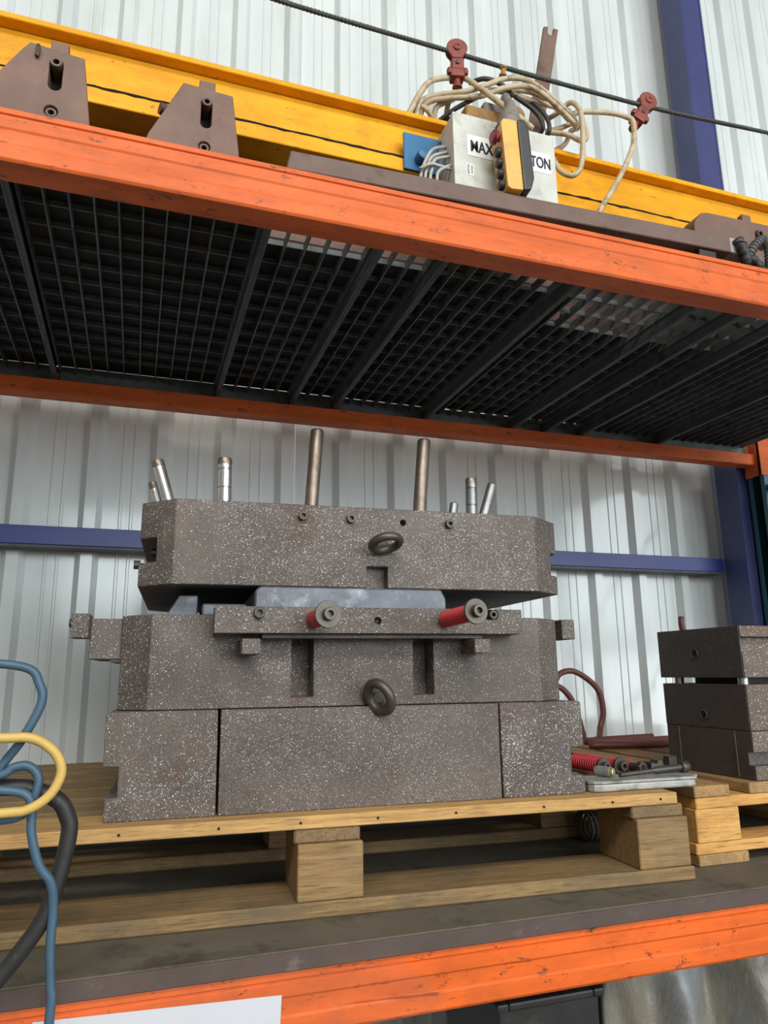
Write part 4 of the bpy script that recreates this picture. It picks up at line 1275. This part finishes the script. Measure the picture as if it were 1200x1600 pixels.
# ------------------------------------------------------------------ things below the lower beam
bn = thing('steel_bin', 'black steel bin under the lower beam, beside the grey sheet', 'bin', (0.95, 1.78, 0))
BN = Vector(bn.location)
bx0, bx1, by0, by1, bt = 0.79, 1.035, 1.58, 1.98, 0.885
g = G()
for q in ((bx0, bx0 + 0.012, by0, by1), (bx1 - 0.012, bx1, by0, by1), (bx0 + 0.012, bx1 - 0.012, by0, by0 + 0.012), (bx0 + 0.012, bx1 - 0.012, by1 - 0.012, by1)):
    g.box(q[0], q[1], q[2], q[3], 0.08, bt)
g.box(bx0 + 0.012, bx1 - 0.012, by0 + 0.012, by1 - 0.012, 0.08, 0.10)
obj('shell', g.off(BN), 'black_bin', bn)
for q in ((bx0 - 0.012, bx0 + 0.016, by0 - 0.012, by1 + 0.012), (bx1 - 0.016, bx1 + 0.012, by0 - 0.012, by1 + 0.012)):
    obj('rim', G().box(q[0], q[1], q[2], q[3], bt + 0.0005, bt + 0.018).off(BN), 'black_bin', bn, bev=0.005, seg=2)
for q in ((by0 - 0.012, by0 + 0.016), (by1 - 0.016, by1 + 0.012)):
    obj('rim', G().box(bx0 + 0.0165, bx1 - 0.0165, q[0], q[1], bt + 0.0005, bt + 0.018).off(BN), 'black_bin', bn, bev=0.005, seg=2)
for xx in (bx0 + 0.03, bx1 - 0.03):
    for yy in (by0 + 0.03, by1 - 0.03):
        obj('foot', G().box(xx - 0.02, xx + 0.02, yy - 0.02, yy + 0.02, 0, 0.0795).off(BN), 'black_bin', bn)
cable('grey_cable', [(0.99, 1.70, 0.60), (0.995, 1.66, 0.80), (1.01, 1.63, 0.90), (1.035, 1.63, 0.93), (1.05, 1.66, 0.90), (1.05, 1.70, 0.7)], 0.009, 'conduit_grey', 'grey cable looping out of the black bin', 'cable')

# draped sheet over a covered crate
nx, nz = 240, 60
v, f = [], []
SX0, SX1, SY0, SY1, SH = 1.105, 2.05, 1.60, 2.15, 0.985
per = []
for i in range(nx):
    t_ = i / nx
    L_ = [(SX0, SY0), (SX1, SY0), (SX1, SY1), (SX0, SY1)]
    k = int(t_ * 4)
    u = t_ * 4 - k
    a, b = L_[k], L_[(k + 1) % 4]
    per.append((a[0] + (b[0] - a[0]) * u, a[1] + (b[1] - a[1]) * u))
cxs, cys = (SX0 + SX1) / 2, (SY0 + SY1) / 2
rnd = [random.uniform(0, 6.28) for _ in range(6)]
for j in range(nz + 1):
    if j <= 10:
        s_ = 0.02 + 0.98 * j / 10
        for (x, y) in per:
            zz = SH + 0.02 * math.sin(6 * x + rnd[0]) * math.sin(9 * y) - 0.015 * (j / 10) ** 4
            v.append((cxs + (x - cxs) * s_, cys + (y - cys) * s_, zz))
    else:
        d = (j - 10) / (nz - 10)
        for i, (x, y) in enumerate(per):
            q = i * 70.0 / nx
            fold = (0.034 * abs(math.sin(q * 0.62 + 0.5 * math.sin(d * 3) + rnd[1])) + 0.020 * math.sin(q * 0.33 + d * 2.6 + rnd[2])
                    + 0.012 * math.sin(q * 1.7 + d * 5 + rnd[3]) + 0.006 * math.sin(q * 3.4 - d * 9 + rnd[4])) * min(1, d * 6 + 0.35)
            k = int(i / nx * 4)
            nx_, ny_ = ((0, -1), (1, 0), (0, 1), (-1, 0))[k]
            amt = (fold * 1.9 + 0.02 * d) * (0.3 if k == 3 else 1.0)
            v.append((x + nx_ * amt, y + ny_ * amt, (SH - 0.02) * (1 - d) + 0.006 * d + 0.004))
for j in range(nz):
    for i in range(nx):
        i2 = (i + 1) % nx
        f.append((j * nx + i, j * nx + i2, (j + 1) * nx + i2, (j + 1) * nx + i))
f.append(tuple(range(nx - 1, -1, -1)))
me = fixn(mesh('dust_sheet', [(p[0] - cxs, p[1] - cys, p[2]) for p in v], f))
me.polygons.foreach_set('use_smooth', [True] * len(me.polygons))
me.materials.append(MT['sheet'])
so = bpy.data.objects.new('dust_sheet', me)
COL.objects.link(so)
so.location = (cxs, cys, 0)
sm = so.modifiers.new('subdivision', 'SUBSURF')
sm.levels = sm.render_levels = 1
tag(so, 'grey dust sheet draped in folds under the lower shelf at the right', 'dust sheet')
